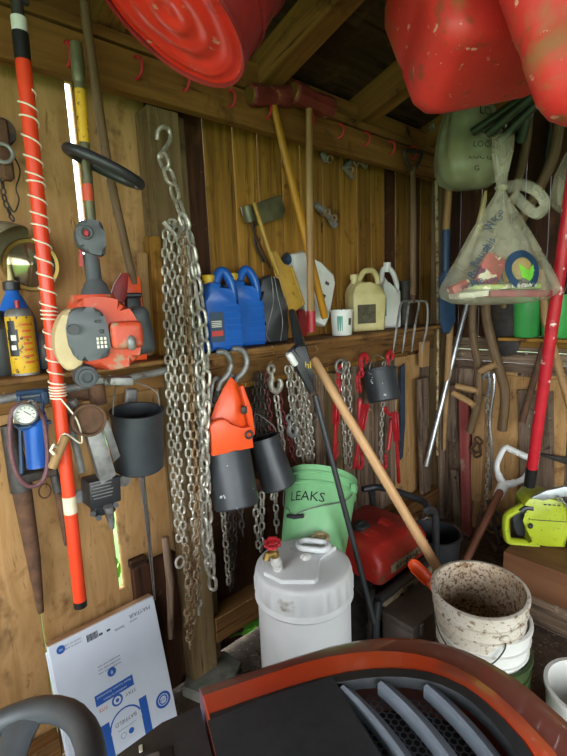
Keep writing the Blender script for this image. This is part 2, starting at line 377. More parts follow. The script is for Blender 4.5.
def bagmat(name, col, alpha, sc):
    mt = bpy.data.materials.new(name); mt.use_nodes = True; N = mt.node_tree.nodes; L = mt.node_tree.links
    b = N['Principled BSDF']; b.inputs['Base Color'].default_value = hx(col); b.inputs['Roughness'].default_value = .28
    tl = N.new('ShaderNodeBsdfTranslucent'); tl.inputs[0].default_value = hx(col)
    tr = N.new('ShaderNodeBsdfTransparent'); m1 = N.new('ShaderNodeMixShader'); m1.inputs[0].default_value = .4
    m2 = N.new('ShaderNodeMixShader'); at = N.new('ShaderNodeAttribute'); at.attribute_name = 'tc'
    nz = N.new('ShaderNodeTexNoise'); nz.inputs['Scale'].default_value = sc; mr = N.new('ShaderNodeMapRange')
    mr.inputs[1].default_value = .35; mr.inputs[2].default_value = .65; mr.inputs[3].default_value = alpha-.18; mr.inputs[4].default_value = alpha+.18
    L.new(at.outputs['Vector'], nz.inputs['Vector']); L.new(nz.outputs[0], mr.inputs[0]); L.new(mr.outputs[0], m2.inputs[0])
    L.new(b.outputs[0], m1.inputs[1]); L.new(tl.outputs[0], m1.inputs[2]); L.new(tr.outputs[0], m2.inputs[1]); L.new(m1.outputs[0], m2.inputs[2])
    L.new(m2.outputs[0], N['Material Output'].inputs['Surface']); return mt
BAG = bagmat('clear_bag_film', '#dddabd', .32, 9)
BAGG = bagmat('grey_green_bag_film', '#a8ae8c', .72, 9)
# ---------------------------------------------------------------- the shed
YA, XB = 1.48, 2.68
def plank(mb, x0, x1, z0, z1, y0, y1, mi=0, rnd=None, bev=.003):
    mb.box(((x0+x1)/2, (y0+y1)/2, (z0+z1)/2), x1-x0, y1-y0, z1-z0, bev, 1, mi, rnd)
def hump(x, y): return .018*mnoise.noise(V(x*3.1, y*3.1, 0))+.010*mnoise.noise(V(x*11, y*11, 3))+.005*mnoise.noise(V(x*33, y*33, 7))
fl = MB(); nx, ny = 130, 110; X0, X1, Y0, Y1 = -1.7, XB+.05, -2.2, YA+.05
fv = [V(X0+(X1-X0)*i/nx, Y0+(Y1-Y0)*j/ny, 0) for j in range(ny+1) for i in range(nx+1)]
for v in fv: v.z = -.012+hump(v.x, v.y)*.5
fl.add(fv, [[j*(nx+1)+i, j*(nx+1)+i+1, (j+1)*(nx+1)+i+1, (j+1)*(nx+1)+i] for j in range(ny) for i in range(nx)])
struct('floor', fl, DIRT)
g = MB(); g.add([V(-14, -14, -.06), V(14, -14, -.06), V(14, 14, -.06), V(-14, 14, -.06)], [[0, 1, 2, 3]]); struct('ground', g, GRASS)
# wall A: plywood sheets and planks nailed behind the studs
wa = MB()
for (a, b_, t, mi) in ((-1.6, -.55, .5, 0), (-.545, .2955, .75, 0), (.299, .545, .55, 0), (.562, .79, .35, 0)):
    if b_ == .545:
        plank(wa, a, b_, .0, 2.32, YA, YA+.02, mi, t)
    else: plank(wa, a, b_, .0, 2.32, YA, YA+.02, mi, t)
plank(wa, .54, .57, 0, .48, YA+.0, YA+.02, 0, .4); plank(wa, .54, .57, 1.08, 1.28, YA, YA+.02, 0, .5); plank(wa, .54, .57, 2.1, 2.32, YA, YA+.02, 0, .5)
x = .79
tones = [(.125, 2, .1), (.10, 2, .75), (.135, 1, .45), (.12, 1, .8), (.13, 1, .65), (.11, 1, .95), (.14, 1, .55), (.12, 1, .35), (.13, 1, .7), (.11, 1, .2), (.12, 1, .45), (.10, 2, .9), (.13, 1, .15), (.12, 2, .8), (.13, 1, .1), (.12, 2, .7), (.1, 2, .5), (.12, 2, .5)]
for wd, mi, t in tones:
    plank(wa, x, min(x+wd-.004, XB+.02), 1.1, 2.32, YA+random.uniform(0, .004), YA+.022, mi, t)
    plank(wa, x, min(x+wd-.001, XB+.02), .0, 1.1, YA+random.uniform(0, .004), YA+.022, 2 if x < 1.3 else (0 if 2.15 < x < 2.45 else 3), min(1, t*.6+.35))
    x += wd
    if x > XB: break
struct('wall_back', wa, [W_PLY, W_PINE, W_DARK, W_GREY])
# beam, plate, studs
tb = MB(); tb.box((.55, 1.37, 2.118), 4.3, .04, .118, .004, 1, 0, .5); tb.box((.55, 1.375, 2.2), 4.3, .05, .03, .003, 1, 0, .2)
tb.box((.55, 1.44, 2.26), 4.3, .09, .09, .004, 1, 0, .3)
struct('trim_1', tb, W_BEAM)
t2 = MB()
plank(t2, .752, .862, .0, 2.06, 1.392, 1.478, 0, .5); plank(t2, -.6, -.51, 0, 2.06, 1.39, 1.478, 0, .6)
plank(t2, 1.62, 1.66, 0, 1.1, 1.41, 1.478, 0, .25); plank(t2, 2.59, 2.675, 0, 2.4, 1.40, 1.476, 0, .2)
plank(t2, .86, .9, 0, 2.06, 1.42, 1.478, 0, .1)
struct('trim_2', t2, W_POST)
sp = MB(); plank(sp, .865, 2.58, .13, .235, 1.39, 1.475, 0, .4); plank(sp, .865, 2.58, 1.13, 1.235, 1.44, 1.476, 0, .2)
plank(sp, -.5, .75, 1.17, 1.262, 1.425, 1.476, 0, .8); plank(sp, -.5, .29, .02, .12, 1.43, 1.476, 0, .3)
struct('trim_3', sp, W_SHELF)
# low boards nailed left of the post
lb = MB(); plank(lb, .585, .75, .0, .55, 1.45, 1.477, 0, .5); plank(lb, .58, .64, .55, .58, 1.45, 1.477, 0, .2)
struct('trim_4', lb, W_DARK)
# wall B
wb = MB(); y = 1.48; 
def plankb(y0, y1, z0, z1, mi, t, x0=XB, x1=XB+.022): wb.box(((x0+x1)/2, (y0+y1)/2, (z0+z1)/2), x1-x0, abs(y1-y0), z1-z0, .003, 1, mi, t)
i = 0
while y > -2.2:
    wd = random.uniform(.11, .15)
    plankb(y-wd+.004, y, 1.19, 3.4, 1, random.random()); plankb(y-wd+.003, y, -.02, 1.0, (2, 2, 0, 0, 2, 0, 2)[i % 7], random.random()); y -= wd; i += 1
for z0, z1, t in ((1.0, 1.05, .3), (1.055, 1.115, .7), (1.12, 1.19, .5)): plankb(-2.2, 1.475, z0, z1, 2, t, XB-.02, XB+.02)
plankb(.72, 1.13, .12, .98, 0, .8, XB-.012, XB-.001)
struct('wall_right', wb, [W_PLY, W_DARK, W_GREY])
# wall behind the photographer; its opening is added to let in frontal daylight
wc = MB()
for i in range(33):
    xx = -1.55+.13*i
    if -1.42 < xx < .92: wc.box((xx, -2.2, 2.7), .126, .02, 1.66, .003, 1, 0, random.random())
    else: wc.box((xx, -2.2, 1.7), .126, .02, 3.5, .003, 1, 0, random.random())
struct('wall_front', wc, W_PINE)
# wall of the doorway (left of the picture), its big doorway open
wd_ = MB()
for i in range(27): wd_.box((-1.57, -2.1+.135*i, 2.83), .02, .131, 1.7, .003, 1, 0, random.random())
for i in range(4): wd_.box((-1.57, 1.08+.12*i, 1.0), .02, .116, 2.05, .003, 1, 0, random.random())
struct('wall_left', wd_, W_PINE)
# roof
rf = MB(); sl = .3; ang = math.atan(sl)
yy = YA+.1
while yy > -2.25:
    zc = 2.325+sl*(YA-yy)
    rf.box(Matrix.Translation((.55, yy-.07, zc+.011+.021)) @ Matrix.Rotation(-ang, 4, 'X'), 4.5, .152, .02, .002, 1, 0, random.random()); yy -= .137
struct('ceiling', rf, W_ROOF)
for i, xx in enumerate((-1.2, -.55, .06, .65, 1.255, 1.84, 2.44)):
    r_ = MB(); y0, y1 = 1.47, -2.2; ym = (y0+y1)/2
    r_.box(Matrix.Translation((xx, ym, 2.325+sl*(YA-ym)-.062)) @ Matrix.Rotation(-ang, 4, 'X'), .085 if i > 2 else .06, (y0-y1)/math.cos(ang), .125, .004, 1, 0, .6)
    struct('trim_%d' % (5+i), r_, W_BEAM)
# undergrowth outside behind the gaps
ug = MB()
for k in range(420):
    c_ = V(random.uniform(-.3, 1.2), YA+random.uniform(.12, .45), random.uniform(.05, .85)); M = rotm(c_, random.uniform(0, 360), random.uniform(0, 360), random.uniform(0, 360))
    ug.add([M@V(-.05, 0, 0), M@V(0, -.02, .004), M@V(.05, 0, 0), M@V(0, .02, .004)], [[0, 1, 2, 3]])
single('undergrowth', ug, LEAF, 'green leaves outside showing through the gaps of the plywood wall', 'leaves', kind='stuff')
# shelves
sh = MB(); plank(sh, -.62, .80, 1.268, 1.285, 1.285, 1.476, 0, .6, .004)
single('wall_shelf', sh, W_SHELF, 'narrow plank shelf on plywood wall under the string trimmer', 'shelf')
sh = MB(); plank(sh, .82, 2.36, 1.262, 1.285, 1.275, 1.476, 0, .5, .005); plank(sh, .866, 2.3, 1.238, 1.262, 1.29, 1.31, 0, .3)
single('wall_shelf', sh, W_SHELF, 'rough plank shelf carrying the blue jugs and sledge handles', 'shelf')
sh = MB(); sh.box((2.585, .55, 1.2), .18, .95, .018, .003, 1, 0, .8); sh.box((2.66, .55, 1.17), .03, .95, .05, .003, 1, 0, .3)
single('wall_shelf', sh, W_PINE, 'short shelf on the right wall under green pails', 'shelf')
def depth(o): return (Vector(o)-EYE).dot(FW)
def LF(o, face=.5, roll=0.):
    """frame at o turned part-way towards the room; second value: metres per photo pixel there"""
    o = Vector(o); d = (o-EYE); d.z = 0; d.normalize()
    Yv = (V(0, 1, 0)*(1-face)+d*face).normalized(); Xv = Yv.cross(V(0, 0, 1)).normalized()
    M = frame(o, x=Xv, z=V(0, 0, 1)) @ Matrix.Rotation(R(roll), 4, 'Y')
    return M, depth(o)/FPX
def A(px, py, y): return P(px, py, y=y)
def line(a, b, n): return [Vector(a).lerp(Vector(b), i/n) for i in range(n+1)]
def curve(pts, k=6):
    """smooth path through points (Catmull-Rom)"""
    pts = [Vector(p) for p in pts]; q = [pts[0]*2-pts[1]]+pts+[pts[-1]*2-pts[-2]]; out = []
    for i in range(1, len(q)-2):
        for j in range(k):
            t = j/k; a, b, c, d = q[i-1:i+3]
            out.append(.5*((2*b)+(c-a)*t+(2*a-5*b+4*c-d)*t*t+(3*b-a-3*c+d)*t**3))
    return out+[pts[-1]]
def rrect(w, h, r, n=5):
    o = []
    for cx, cy, a in ((w/2-r, h/2-r, 0), (-w/2+r, h/2-r, 90), (-w/2+r, -h/2+r, 180), (w/2-r, -h/2+r, 270)):
        for i in range(n+1): o.append((cx+r*math.cos(R(a+90*i/n)), cy+r*math.sin(R(a+90*i/n))))
    return o
# ---------- red hooks screwed into the beam
HG = 'red vinyl hooks along the beam'
def hook(px, py, label, s=1.0, rz=0):
    o = P(px, py, y=1.349); mb = MB()
    pts = [o+V(0, .012, .012*s)]+[o+V(0, -.004, .014*s)]+[o+V(.006*s*math.sin(a)*rz, -.004-.022*s*math.sin(a), -.012*s+.026*s*math.cos(a)) for a in [R(15+i*24) for i in range(9)]]
    mb.tube(pts, .0042, 8)
    single('screw_hook', mb, HOOKR, label, 'hook', HG)
hook(66, 49, 'red hook in the beam holding up the string trimmer', 1.1)
hook(135, 63, 'empty red hook on the beam just under the round red can', 1.15, 1)
hook(229, 95, 'empty red hook on the beam left of the sledge hammers', 1.0, 1)
hook(338, 128, 'first empty red hook right of the two sledge heads', 1.05, 1)
hook(364, 136, 'second empty red hook right of the two sledge heads', 1.1, 1)
hook(389, 145, 'third red hook right of the sledge heads, next to the fork', 1.1, 1)
hook(412, 150, 'red hook holding the garden fork grip', 1.1)
hook(266, 106, 'red hook under the left sledge head', 1.1); hook(309, 117, 'red hook under the right sledge head', 1.1)
hook(183, 78, 'red hook on the beam below the rim of the round red can', 1.0, 1)
hook(20, 25, 'red hook carrying the orange pole pruner', 1.0)
# ---------- pole pruner
a, b = A(23, 60, 1.21), A(80, 600, 1.21)
t = thing('pole_pruner', 'long orange pole pruner wound with white cord, hanging from beam', 'pole pruner', b)
mb = MB(); mb.tube([a, b], .0165, 14); part(t, 'pole', mb, ORANGE)
mb = MB(); mb.tube([b, b+(b-a).normalized()*.018], .0172, 14); part(t, 'end_cap', mb, BLKTAPE, 'black end cap')
ax = (a-b).normalized(); c0 = a+ax*.02
mb = MB(); mb.tube([a-ax*.002, a+ax*.055], .0172, 14); part(t, 'tape_band', mb, BLKTAPE, 'black tape')
mb = MB(); mb.tube([a+ax*.055, a+ax*.085], .0165, 14); part(t, 'tape_band', mb, WHITEPL, 'white tape')
mb = MB(); mb.tube([a+ax*.085, a+ax*.22], .013, 12); mb.box(frame(a+ax*.17, z=ax), .05, .012, .11, .004)
mb.tube([a+ax*.13+V(.0, -.01, 0), a+ax*.16+V(.03, -.02, .02), a+ax*.2+V(.035, -.02, .04)], .006, 8); part(t, 'pruner_head', mb, IRON, 'dark metal pruner head')
mb = MB(); q = A(69, 496, 1.21); q = a+(b-a)*((q-a).length/(b-a).length); mb.tube([q, q-ax*.046], .0171, 14); part(t, 'paper_band', mb, TAPE, 'pale paper band')
# cord: loose spiral with tight wraps
L = (b-a).length; mb = MB(); u = ax.cross(V(0, 1, 0)).normalized(); w_ = ax.cross(u); pts = []
stops = [.055, .088, .108, .150, .185, .215, .225, .26, .29, .31, .345, .38, .41, .44, .47, .478, .486, .495, .53, .56, .585, .61, .632, .638, .644, .650, .656, .662]
for i in range(len(stops)-1):
    for j in range(14):
        f = stops[i]+(stops[i+1]-stops[i])*j/14; an = 2*math.pi*j/14+2.0
        pts.append(a-ax*(L*f*.88)+u*math.cos(an)*.0188+w_*math.sin(an)*.0188)
mb.tube(pts, .0021, 6, up=u)
e = pts[-1]; tg = A(57, 447, 1.185)
mb.tube(curve([e, e+V(.03, -.005, -.06), e+V(.034, -.006, -.12), tg+V(.02, -.004, .03), tg]), .0021, 6); mb.tube([tg+V(-.012, -.016, -.012), tg+V(-.02, -.016, .0), tg+V(-.012, -.02, .012), tg], .004, 6)
part(t, 'cord', mb, CORD, 'white cord')
mb = MB(); d = (A(66, 436, 1.18)-A(53, 466, 1.18)).normalized(); o = A(59, 452, 1.18); mb.tube([o-d*.042, o-d*.038, o-d*.01, o+d*.01, o+d*.038, o+d*.042], [.009, .0115, .0105, .0105, .0115, .009], 12); part(t, 'toggle_handle', mb, W_HAND, 'wooden toggle')
# ---------- string trimmer
a, b = A(76, 44, 1.2), A(97, 292, 1.2)
E0 = A(97, 335, 1.12); M, S = LF(E0, .6)
t = thing('string_trimmer', 'orange and grey petrol string trimmer hung upside down by its shaft', 'string trimmer', E0+V(0, 0, -.1))
ax = (a-b).normalized()
mb = MB(); mb.tube([a-ax*.0, b], .0125, 12); part(t, 'shaft', mb, OLIVE)
mb = MB(); mb.tube([a+ax*.002, a-ax*.03, a-ax*.075, a-ax*.085], [.013, .0155, .0155, .013], 12); part(t, 'coupling', mb, OLIVE, 'olive coupling sleeve')
mb = MB(); q = a-ax*.1; mb.tube([q, q-ax*.12], .0131, 12); part(t, 'warning_label', mb, YELLAB, 'yellow printed label')
mb = MB(); q = A(88, 193, 1.2); mb.tube([q+ax*.02, q-ax*.02], .0134, 12); part(t, 'orange_label', mb, ORANGED, 'orange label')
lc = A(97, 172, 1.2); ld = (A(131, 188, 1.16)-A(64, 155, 1.2)).normalized(); ly = V(.1, -.95, -.28)
Ml = frame(lc+V(.0, -.05, -.0), x=ld, y=ly)
mb = MB(); mb.tube([Ml@V(math.cos(q)*.087*(1 if abs(math.sin(q)) < 2 else 1), math.sin(q)*.055, 0) for q in [2*math.pi*i/28 for i in range(28)]], .0125, 10, closed=True, up=Ml.to_3x3()@V(0, 0, 1)); part(t, 'loop_handle', mb, BLACKPL, 'black foam loop handle')
g0 = A(90, 238, 1.18); Mg, Sg = LF(g0, .6, 5)
mb = MB(); mb.prism(smooth2d([(-.034, .01), (-.022, .036), (.012, .04), (.028, .03), (.034, -.03), (.022, -.042), (-.012, -.036), (-.03, -.018)]), Mg, .05, bev=.012); mb.ring(Mg@Matrix.Translation((-.012, -.027, .008))@Matrix.Rotation(R(90), 4, 'X'), .013, .004); part(t, 'throttle_grip', mb, GREYPL, 'grey throttle grip')
mb = MB(); mb.box(Mg@Matrix.Translation((-.012, -.03, .006)), .011, .006, .014, .002); mb.prism([(-.026, -.03), (-.018, -.034), (-.018, -.072), (-.026, -.07)], Mg, .008); mb.prism([(.012, -.036), (.018, -.036), (.022, -.09), (.016, -.09)], Mg, .008); part(t, 'trigger', mb, REDP, 'red trigger and cables')
mb = MB(); q0, q1 = A(91, 255, 1.19), A(96, 296, 1.17); mb.tube([q0, q1], .019, 12)
mb.tube([A(95, 285, 1.16), A(96, 292, 1.15), A(97, 315, 1.14), A(98, 322, 1.14)], [.026, .034, .044, .046], 16); part(t, 'boot', mb, GREYPL, 'grey rubber boot')
def bx(mb, dx, dy, dep, wx, wz, wy, bev=.01, seg=3, roll=0): mb.box(M@Matrix.Translation((dx*S, dep, -dy*S))@Matrix.Rotation(R(roll), 4, 'Y'), wx*S, wy, wz*S, bev, seg)
mb = MB(); mb.prism(smooth2d([(-.05, .07), (-.02, .088), (.025, .086), (.06, .07), (.085, .02), (.082, -.05), (.055, -.075), (-.03, -.075), (-.055, -.03)]), M, .13, bev=.022)
mb.tube([M@V(.0, 0, .06), M@V(.0, .0, .095)], [.062, .048], 18); bx(mb, 22, 0, -.075, 30, 26, .04, .012); part(t, 'engine_shroud', mb, ORANGED)
mb = MB(); mb.prism(smooth2d([(-.072, .04), (-.05, .066), (-.005, .062), (.010, .035), (.012, -.04), (-.02, -.05), (-.05, -.05), (-.07, -.03)]), M@Matrix.Translation((0, -.066, 0)), .04, bev=.012); part(t, 'air_filter_cover', mb, GREYPL, 'grey filter cover')
mb = MB(); mb.lathe([(0, -.022), (.011, -.022), (.012, 0), (.012, .01)], M@Matrix.Translation((-.06, -.082, .02))@Matrix.Rotation(R(-90), 4, 'X'), 12); mb.box(M@Matrix.Translation((-.008, -.087, .035)), .014, .003, .006, .001); mb.box(M@Matrix.Translation((-.002, -.087, .012)), .009, .003, .009, .002); part(t, 'cover_knob', mb, BLACKPL, 'black knob')
mb = MB()
for i in range(3):
    for j in range(3): mb.box(M@Matrix.Translation((-.012+i*.008, -.0865, -.022+j*.009)), .0055, .002, .007, .002, 2)
part(t, 'vent_grid', mb, LABELW, 'pale vent grid')
mb = MB(); mb.prism(smooth2d([(-.094, .02), (-.07, .06), (-.045, .06), (-.04, .0), (-.045, -.06), (-.08, -.07), (-.098, -.03)]), M@Matrix.Translation((0, -.03, 0)), .1, bev=.016); part(t, 'starter_cover', mb, CREAMPL, 'cream side cover')
mb = MB(); mb.lathe([(.0, -.03), (.024, -.03), (.026, -.024), (.026, .02), (0, .02)], M@Matrix.Translation((-.045, -.07, -.085))@Matrix.Rotation(R(-90), 4, 'X'), 16); mb.lathe([(.012, -.04), (.0175, -.04), (.0175, -.03), (.012, -.03)], M@Matrix.Translation((-.045, -.07, -.085))@Matrix.Rotation(R(-90), 4, 'X'), 16); part(t, 'fuel_cap', mb, DKGREYPL, 'dark fuel cap')
mb = MB(); bx(mb, 36, -2, 0, 30, 48, .12, .018, 3, -8); part(t, 'muffler_cover', mb, DKGREYPL, 'dark muffler cover')
mb = MB(); mb.ball(None, .011, .011, .018, M@Matrix.Translation((.058, -.098, -.018))); part(t, 'spark_plug_boot', mb, GREYMET, 'grey plug boot')
mb = MB(); bx(mb, 14, 45, -.05, 22, 8, .05, .004, 2, 8); bx(mb, -10, 44, -.01, 20, 7, .06, .004, 2); part(t, 'base_bracket', mb, GREYMET, 'metal base bracket')
# ---------- worn wooden handle behind
mb = MB(); mb.tube(curve([A(80, -25, 1.3), A(89, 40, 1.3), A(107, 160, 1.31), A(124, 240, 1.32), A(134, 284, 1.33)]), .0125, 10)
single('broomstick', mb, W_OLDH, 'grey worn wooden handle slanting down behind the string trimmer', 'handle')
# ---------- wood sticks
SG = 'wood offcuts standing on the shelf'
for x0, x1, y0, yd, lb in ((138, 146, 253, 1.43, 'shorter thin wood offcut standing on the shelf by orange box'), (145, 152, 237, 1.44, 'tall wood offcut in the middle of three on the shelf'), (151, 160, 237, 1.40, 'tall square wood offcut beside the post on the shelf')):
    p0, p1 = A(x0+4, y0, yd), A(x1+2, 358, yd); mb = MB(); q = (p0+p1)/2; h = p0.z-1.286; mb.box(frame(V(q.x, yd, 1.286+h/2), x=(1, 0, 0), z=(p0.x-p1.x, 0, h)), (x1-x0)*.0031, .03, h, .002)
    single('wood_offcut', mb, W_PINE if yd != 1.43 else W_HAND, lb, 'wood offcut', SG)
# ---------- orange box with red flap and black clamp
o = A(124, 318, 1.36); M, S = LF(o, .3)
t = thing('tool_case', 'bright orange plastic case with a dark red wedge flap behind trimmer engine', 'case', V(o.x, 1.36, 1.286))
zb = 1.286-o.z
mb = MB(); mb.prism([(-.052, zb), (-.02, .075), (.012, .125), (.05, .12), (.05, zb)], M, .07, bev=.006); part(t, 'body', mb, ORANGE2)
mb = MB(); mb.prism([(-.075, -.01), (-.035, .09), (-.012, .12), (.008, .118), (-.005, .05), (-.05, -.02)], M@Matrix.Translation((0, -.055, .01)), .02, bev=.004); part(t, 'flap', mb, REDCAN_D, 'dark red flap')
mb = MB(); mb.box(M@Matrix.Translation((.015, -.05, .01)), .042, .03, .1, .006, 2); mb.box(M@Matrix.Translation((.03, -.055, -.045)), .06, .03, .03, .008, 2); mb.box(M@Matrix.Translation((.012, -.05, .066)), .06, .02, .014, .004); part(t, 'latch', mb, BLACKPL, 'black latch')
# ---------- spray can
o = A(26, 370, 1.34); o.z = 1.286; M = Matrix.Translation(o); k = 1.0
t = thing('spray_can', 'yellow and black spray can on the shelf by orange pole', 'spray can', o)
mb = MB(); mb.lathe([(0, 0), (.031, 0), (.033, .004), (.033, .148), (.031, .152), (.026, .163), (.024, .168), (.012, .17), (0, .17)], M, 28, 0)
part(t, 'body', mb, YELLAB)
mb = MB(); mb.lathe([(.033, .15), (.0325, .154), (.027, .166), (.022, .17), (.0, .171)], M, 24); mb.lathe([(.0332, -.001), (.0342, .0), (.0342, .005), (.0332, .005)], M, 24); part(t, 'dome', mb, GREYMET, 'grey metal dome')
mb = MB(); mb.lathe([(0, .17), (.006, .17), (.006, .19), (0, .19)], M, 10); part(t, 'nozzle', mb, REDP, 'red nozzle')
mb = MB()
for (a0, a1, z0, z1) in ((195, 245, .085, .118), (200, 235, .118, .14), (195, 240, .05, .085)): mb.lathe([(.0334, z0), (.0334, z1)], M, 8, a0=R(a0), a1=R(a1))
for i in range(7): mb.lathe([(.0334, .03+i*.016), (.0334, .036+i*.016)], M, 6, mi=1, a0=R(262), a1=R(300))
mb.lathe([(.0335, .066), (.0335, .078)], M, 5, mi=2, a0=R(208), a1=R(232)); mb.lathe([(.0335, .09), (.0335, .104)], M, 5, mi=2, a0=R(212), a1=R(236))
part(t, 'printing', mb, [INKK, ORINK, LABELW], 'black and orange printing')
# ---------- blue oil bottle
o = A(23, 372, 1.41); o.z = 1.286; M = Matrix.Translation(o)
t = thing('oil_bottle', 'blue bottle with black cap and pale spout behind yellow spray can', 'bottle', o)
mb = MB(); mb.lathe([(0, 0), (.05, 0), (.05, .006), (.05, .13), (.046, .15), (.028, .19), (.017, .21), (.016, .225), (0, .225)], M, 24, fn=lambda q, a: V(q.x, q.y*.7, q.z)); part(t, 'body', mb, BLUEPL)
mb = MB(); mb.lathe([(.019, .218), (.021, .22), (.021, .24), (.01, .244), (0, .244)], M, 16); part(t, 'cap', mb, BLACKPL, 'black cap')
mb = MB(); mb.lathe([(.008, .243), (.004, .285), (0, .285)], M, 10); part(t, 'spout', mb, CREAM, 'pale pointed spout')
o = A(2, 372, 1.38); o.z = 1.286
mb = MB(); mb.lathe([(0, 0), (.04, 0), (.042, .004), (.042, .12), (.03, .135), (.02, .15), (.02, .165), (0, .165)], Matrix.Translation(o), 20); single('dark_bottle', mb, BLACKPL, 'dark squat bottle at the end of the shelf left of spray can', 'bottle', loc=o)
o = A(46, 365, 1.42); o.z = 1.286; mb = MB(); mb.lathe([(0, 0), (.03, 0), (.032, .003), (.032, .08), (.024, .1), (0, .1)], Matrix.Translation(o), 20); single('clear_jar', mb, GREYMET, 'grey metal jar behind the orange pole on shelf', 'jar', loc=o)
# ---------- round trailer light / mirror
o = A(31, 265, 1.43); Mr = frame(o, y=(0.1, 1, .1), z=(0, 0, 1))
t = thing('round_mirror', 'round brass rimmed glass lamp hung on the plywood wall', 'lamp', o)
mb = MB(); mb.lathe([(.060, -.01), (.069, -.012), (.072, -.004), (.07, .02), (.0, .045)], Mr@Matrix.Rotation(R(-90), 4, 'X'), 32); part(t, 'rim', mb, BRASS)
mb = MB(); mb.lathe([(0, -.018), (.03, -.015), (.061, -.006)], Mr@Matrix.Rotation(R(-90), 4, 'X'), 32); part(t, 'lens', mb, GLASSDK, 'dull glass lens')
mb = MB(); mb.tube([o+V(0, .03, .06), o+V(-.005, .03, .1)], .008, 8); part(t, 'mount', mb, BRASS)
# lamp shade like dish and iron hangings at the left edge
o = A(-3, 240, 1.40); Md = frame(o, z=(.55, -.45, -.75))
mb = MB(); mb.lathe([(.012, -.055), (.02, -.05), (.055, -.01), (.075, .025), (.073, .025), (.05, -.01), (.0, -.04)], Md, 28); single('lamp_shade_dish', mb, pm('tarnished_tin', '#8f8468', '#766c54', 14, rough=.5, metal=.3), 'pale metal dish lamp at the left edge above the bottles', 'lamp')
t = thing('pulley_block', 'dark iron pulley block with hook hanging on plywood at picture edge', 'pulley', A(4, 160, 1.42))
mb = MB(); o = A(2, 132, 1.42); mb.lathe([(0, -.012), (.032, -.012), (.026, 0), (.032, .012), (0, .012)], frame(o, z=(.2, 1, 0)), 24); part(t, 'wheel', mb, IRON)
mb = MB(); mb.box(A(4, 150, 1.41), .03, .03, .15, .006); part(t, 'cheek', mb, RUST)
mb = MB(); mb.ring(frame(A(3, 153, 1.38), z=(.2, 1, 0)), .022, .005); part(t, 'ring', mb, GREYMET, 'steel ring')
mb = MB(); mb.tube(curve([A(10, 150, 1.43), A(20, 170, 1.44), A(16, 188, 1.44), A(19, 200, 1.44), A(14, 212, 1.44), A(6, 200, 1.43)]), .0022, 6); single('wire_loop', mb, IRON, 'thin dark wire loop on the plywood by the pulley', 'wire')
mb = MB(); mb.chain(curve([A(2, 176, 1.43), A(4, 196, 1.42), A(10, 214, 1.42), A(14, 222, 1.42)]), .022, .016, .0025); single('short_chain', mb, IRON, 'short dark chain hanging from the pulley at the left edge', 'chain')
# ---------- steel bar under the shelf
mb = MB(); mb.tube([A(-14, 402, 1.28), A(120, 380, 1.28), A(168, 370, 1.28)], .011, 10)
single('steel_bar', mb, GREYMET, 'long grey steel bar slung under the left shelf', 'bar')
# ---------- foot pump
o = A(33, 435, 1.25); M, S = LF(o, .4)
t = thing('foot_pump', 'blue foot pump with round gauge and maroon hose hung below shelf', 'foot pump', V(o.x, o.y, A(33, 475, 1.25).z))
def at(px, py, y=1.25): return A(px, py, y)
mb = MB()
for dx in (-14, 9):
    mb.tube([at(33+dx, 395, 1.27), at(36+dx, 475, 1.26)], .005, 8)
mb.tube([at(16, 394, 1.27), at(44, 391, 1.27)], .008, 8); mb.box(at(30, 400, 1.28), .055, .02, .02, .003); mb.box(at(44, 397, 1.265), .016, .03, .035, .003); part(t, 'frame', mb, BLUEPAINT)
mb = MB(); mb.tube([at(33, 421, 1.225), at(36, 424, 1.225), at(37, 462, 1.225), at(37.5, 466, 1.225)], [.034, .028, .024, .025], 20); part(t, 'cylinder', mb, BLUEPL)
mb = MB(); mb.box(frame(at(33, 424, 1.225), x=(1, 0, .06), z=(0, 0, 1)), .075, .045, .008, .002); part(t, 'flange', mb, BLUEPAINT)
mb = MB(); go = at(25.5, 414, 1.19); Mg = frame(go, y=(.2, 1, .15), z=(0, 0, 1)); mb.lathe([(0, .03), (.025, .03), (.026, 0), (.026, -.006), (.022, -.008), (.022, -.002)], Mg@Matrix.Rotation(R(-90), 4, 'X'), 24); part(t, 'gauge', mb, GREYMET)
mb = MB(); mb.lathe([(0, -.004), (.0222, -.004)], Mg@Matrix.Rotation(R(-90), 4, 'X'), 24); mb.box(Mg@Matrix.Translation((.004, -.0055, .003))@Matrix.Rotation(R(40), 4, 'Y'), .018, .001, .0015, 0, mi=1)
for k in range(9): mb.box(Mg@Matrix.Rotation(R(-120+30*k), 4, 'Y')@Matrix.Translation((0, -.0055, .017)), .0012, .001, .005, 0, mi=1)
part(t, 'gauge_face', mb, [GAUGE, INKK], 'pale dial face')
mb = MB(); mb.tube(curve([at(24, 404, 1.2), at(14, 408, 1.2), at(10, 424, 1.2), at(11, 450, 1.2), at(17, 474, 1.2), at(29, 486, 1.2), at(41, 482, 1.2), at(47, 468, 1.2), at(47, 445, 1.2), at(43, 420, 1.2), at(36, 407, 1.2)]), .0055, 8); part(t, 'hose', mb, HOSE)
mb = MB(); mb.tube([at(37, 409, 1.2), at(33, 402, 1.2)], .0065, 8); mb.ring(frame(at(30.5, 403, 1.2), y=(0, 1, 0), z=(0, 0, 1))@Matrix.Rotation(R(90), 4, 'X'), .006, .0025, 12); part(t, 'hose_end', mb, GREYMET, 'steel hose end')
mb = MB(); mb.box(at(38, 474, 1.255), .085, .04, .022, .004); part(t, 'foot_plate', mb, IRON)
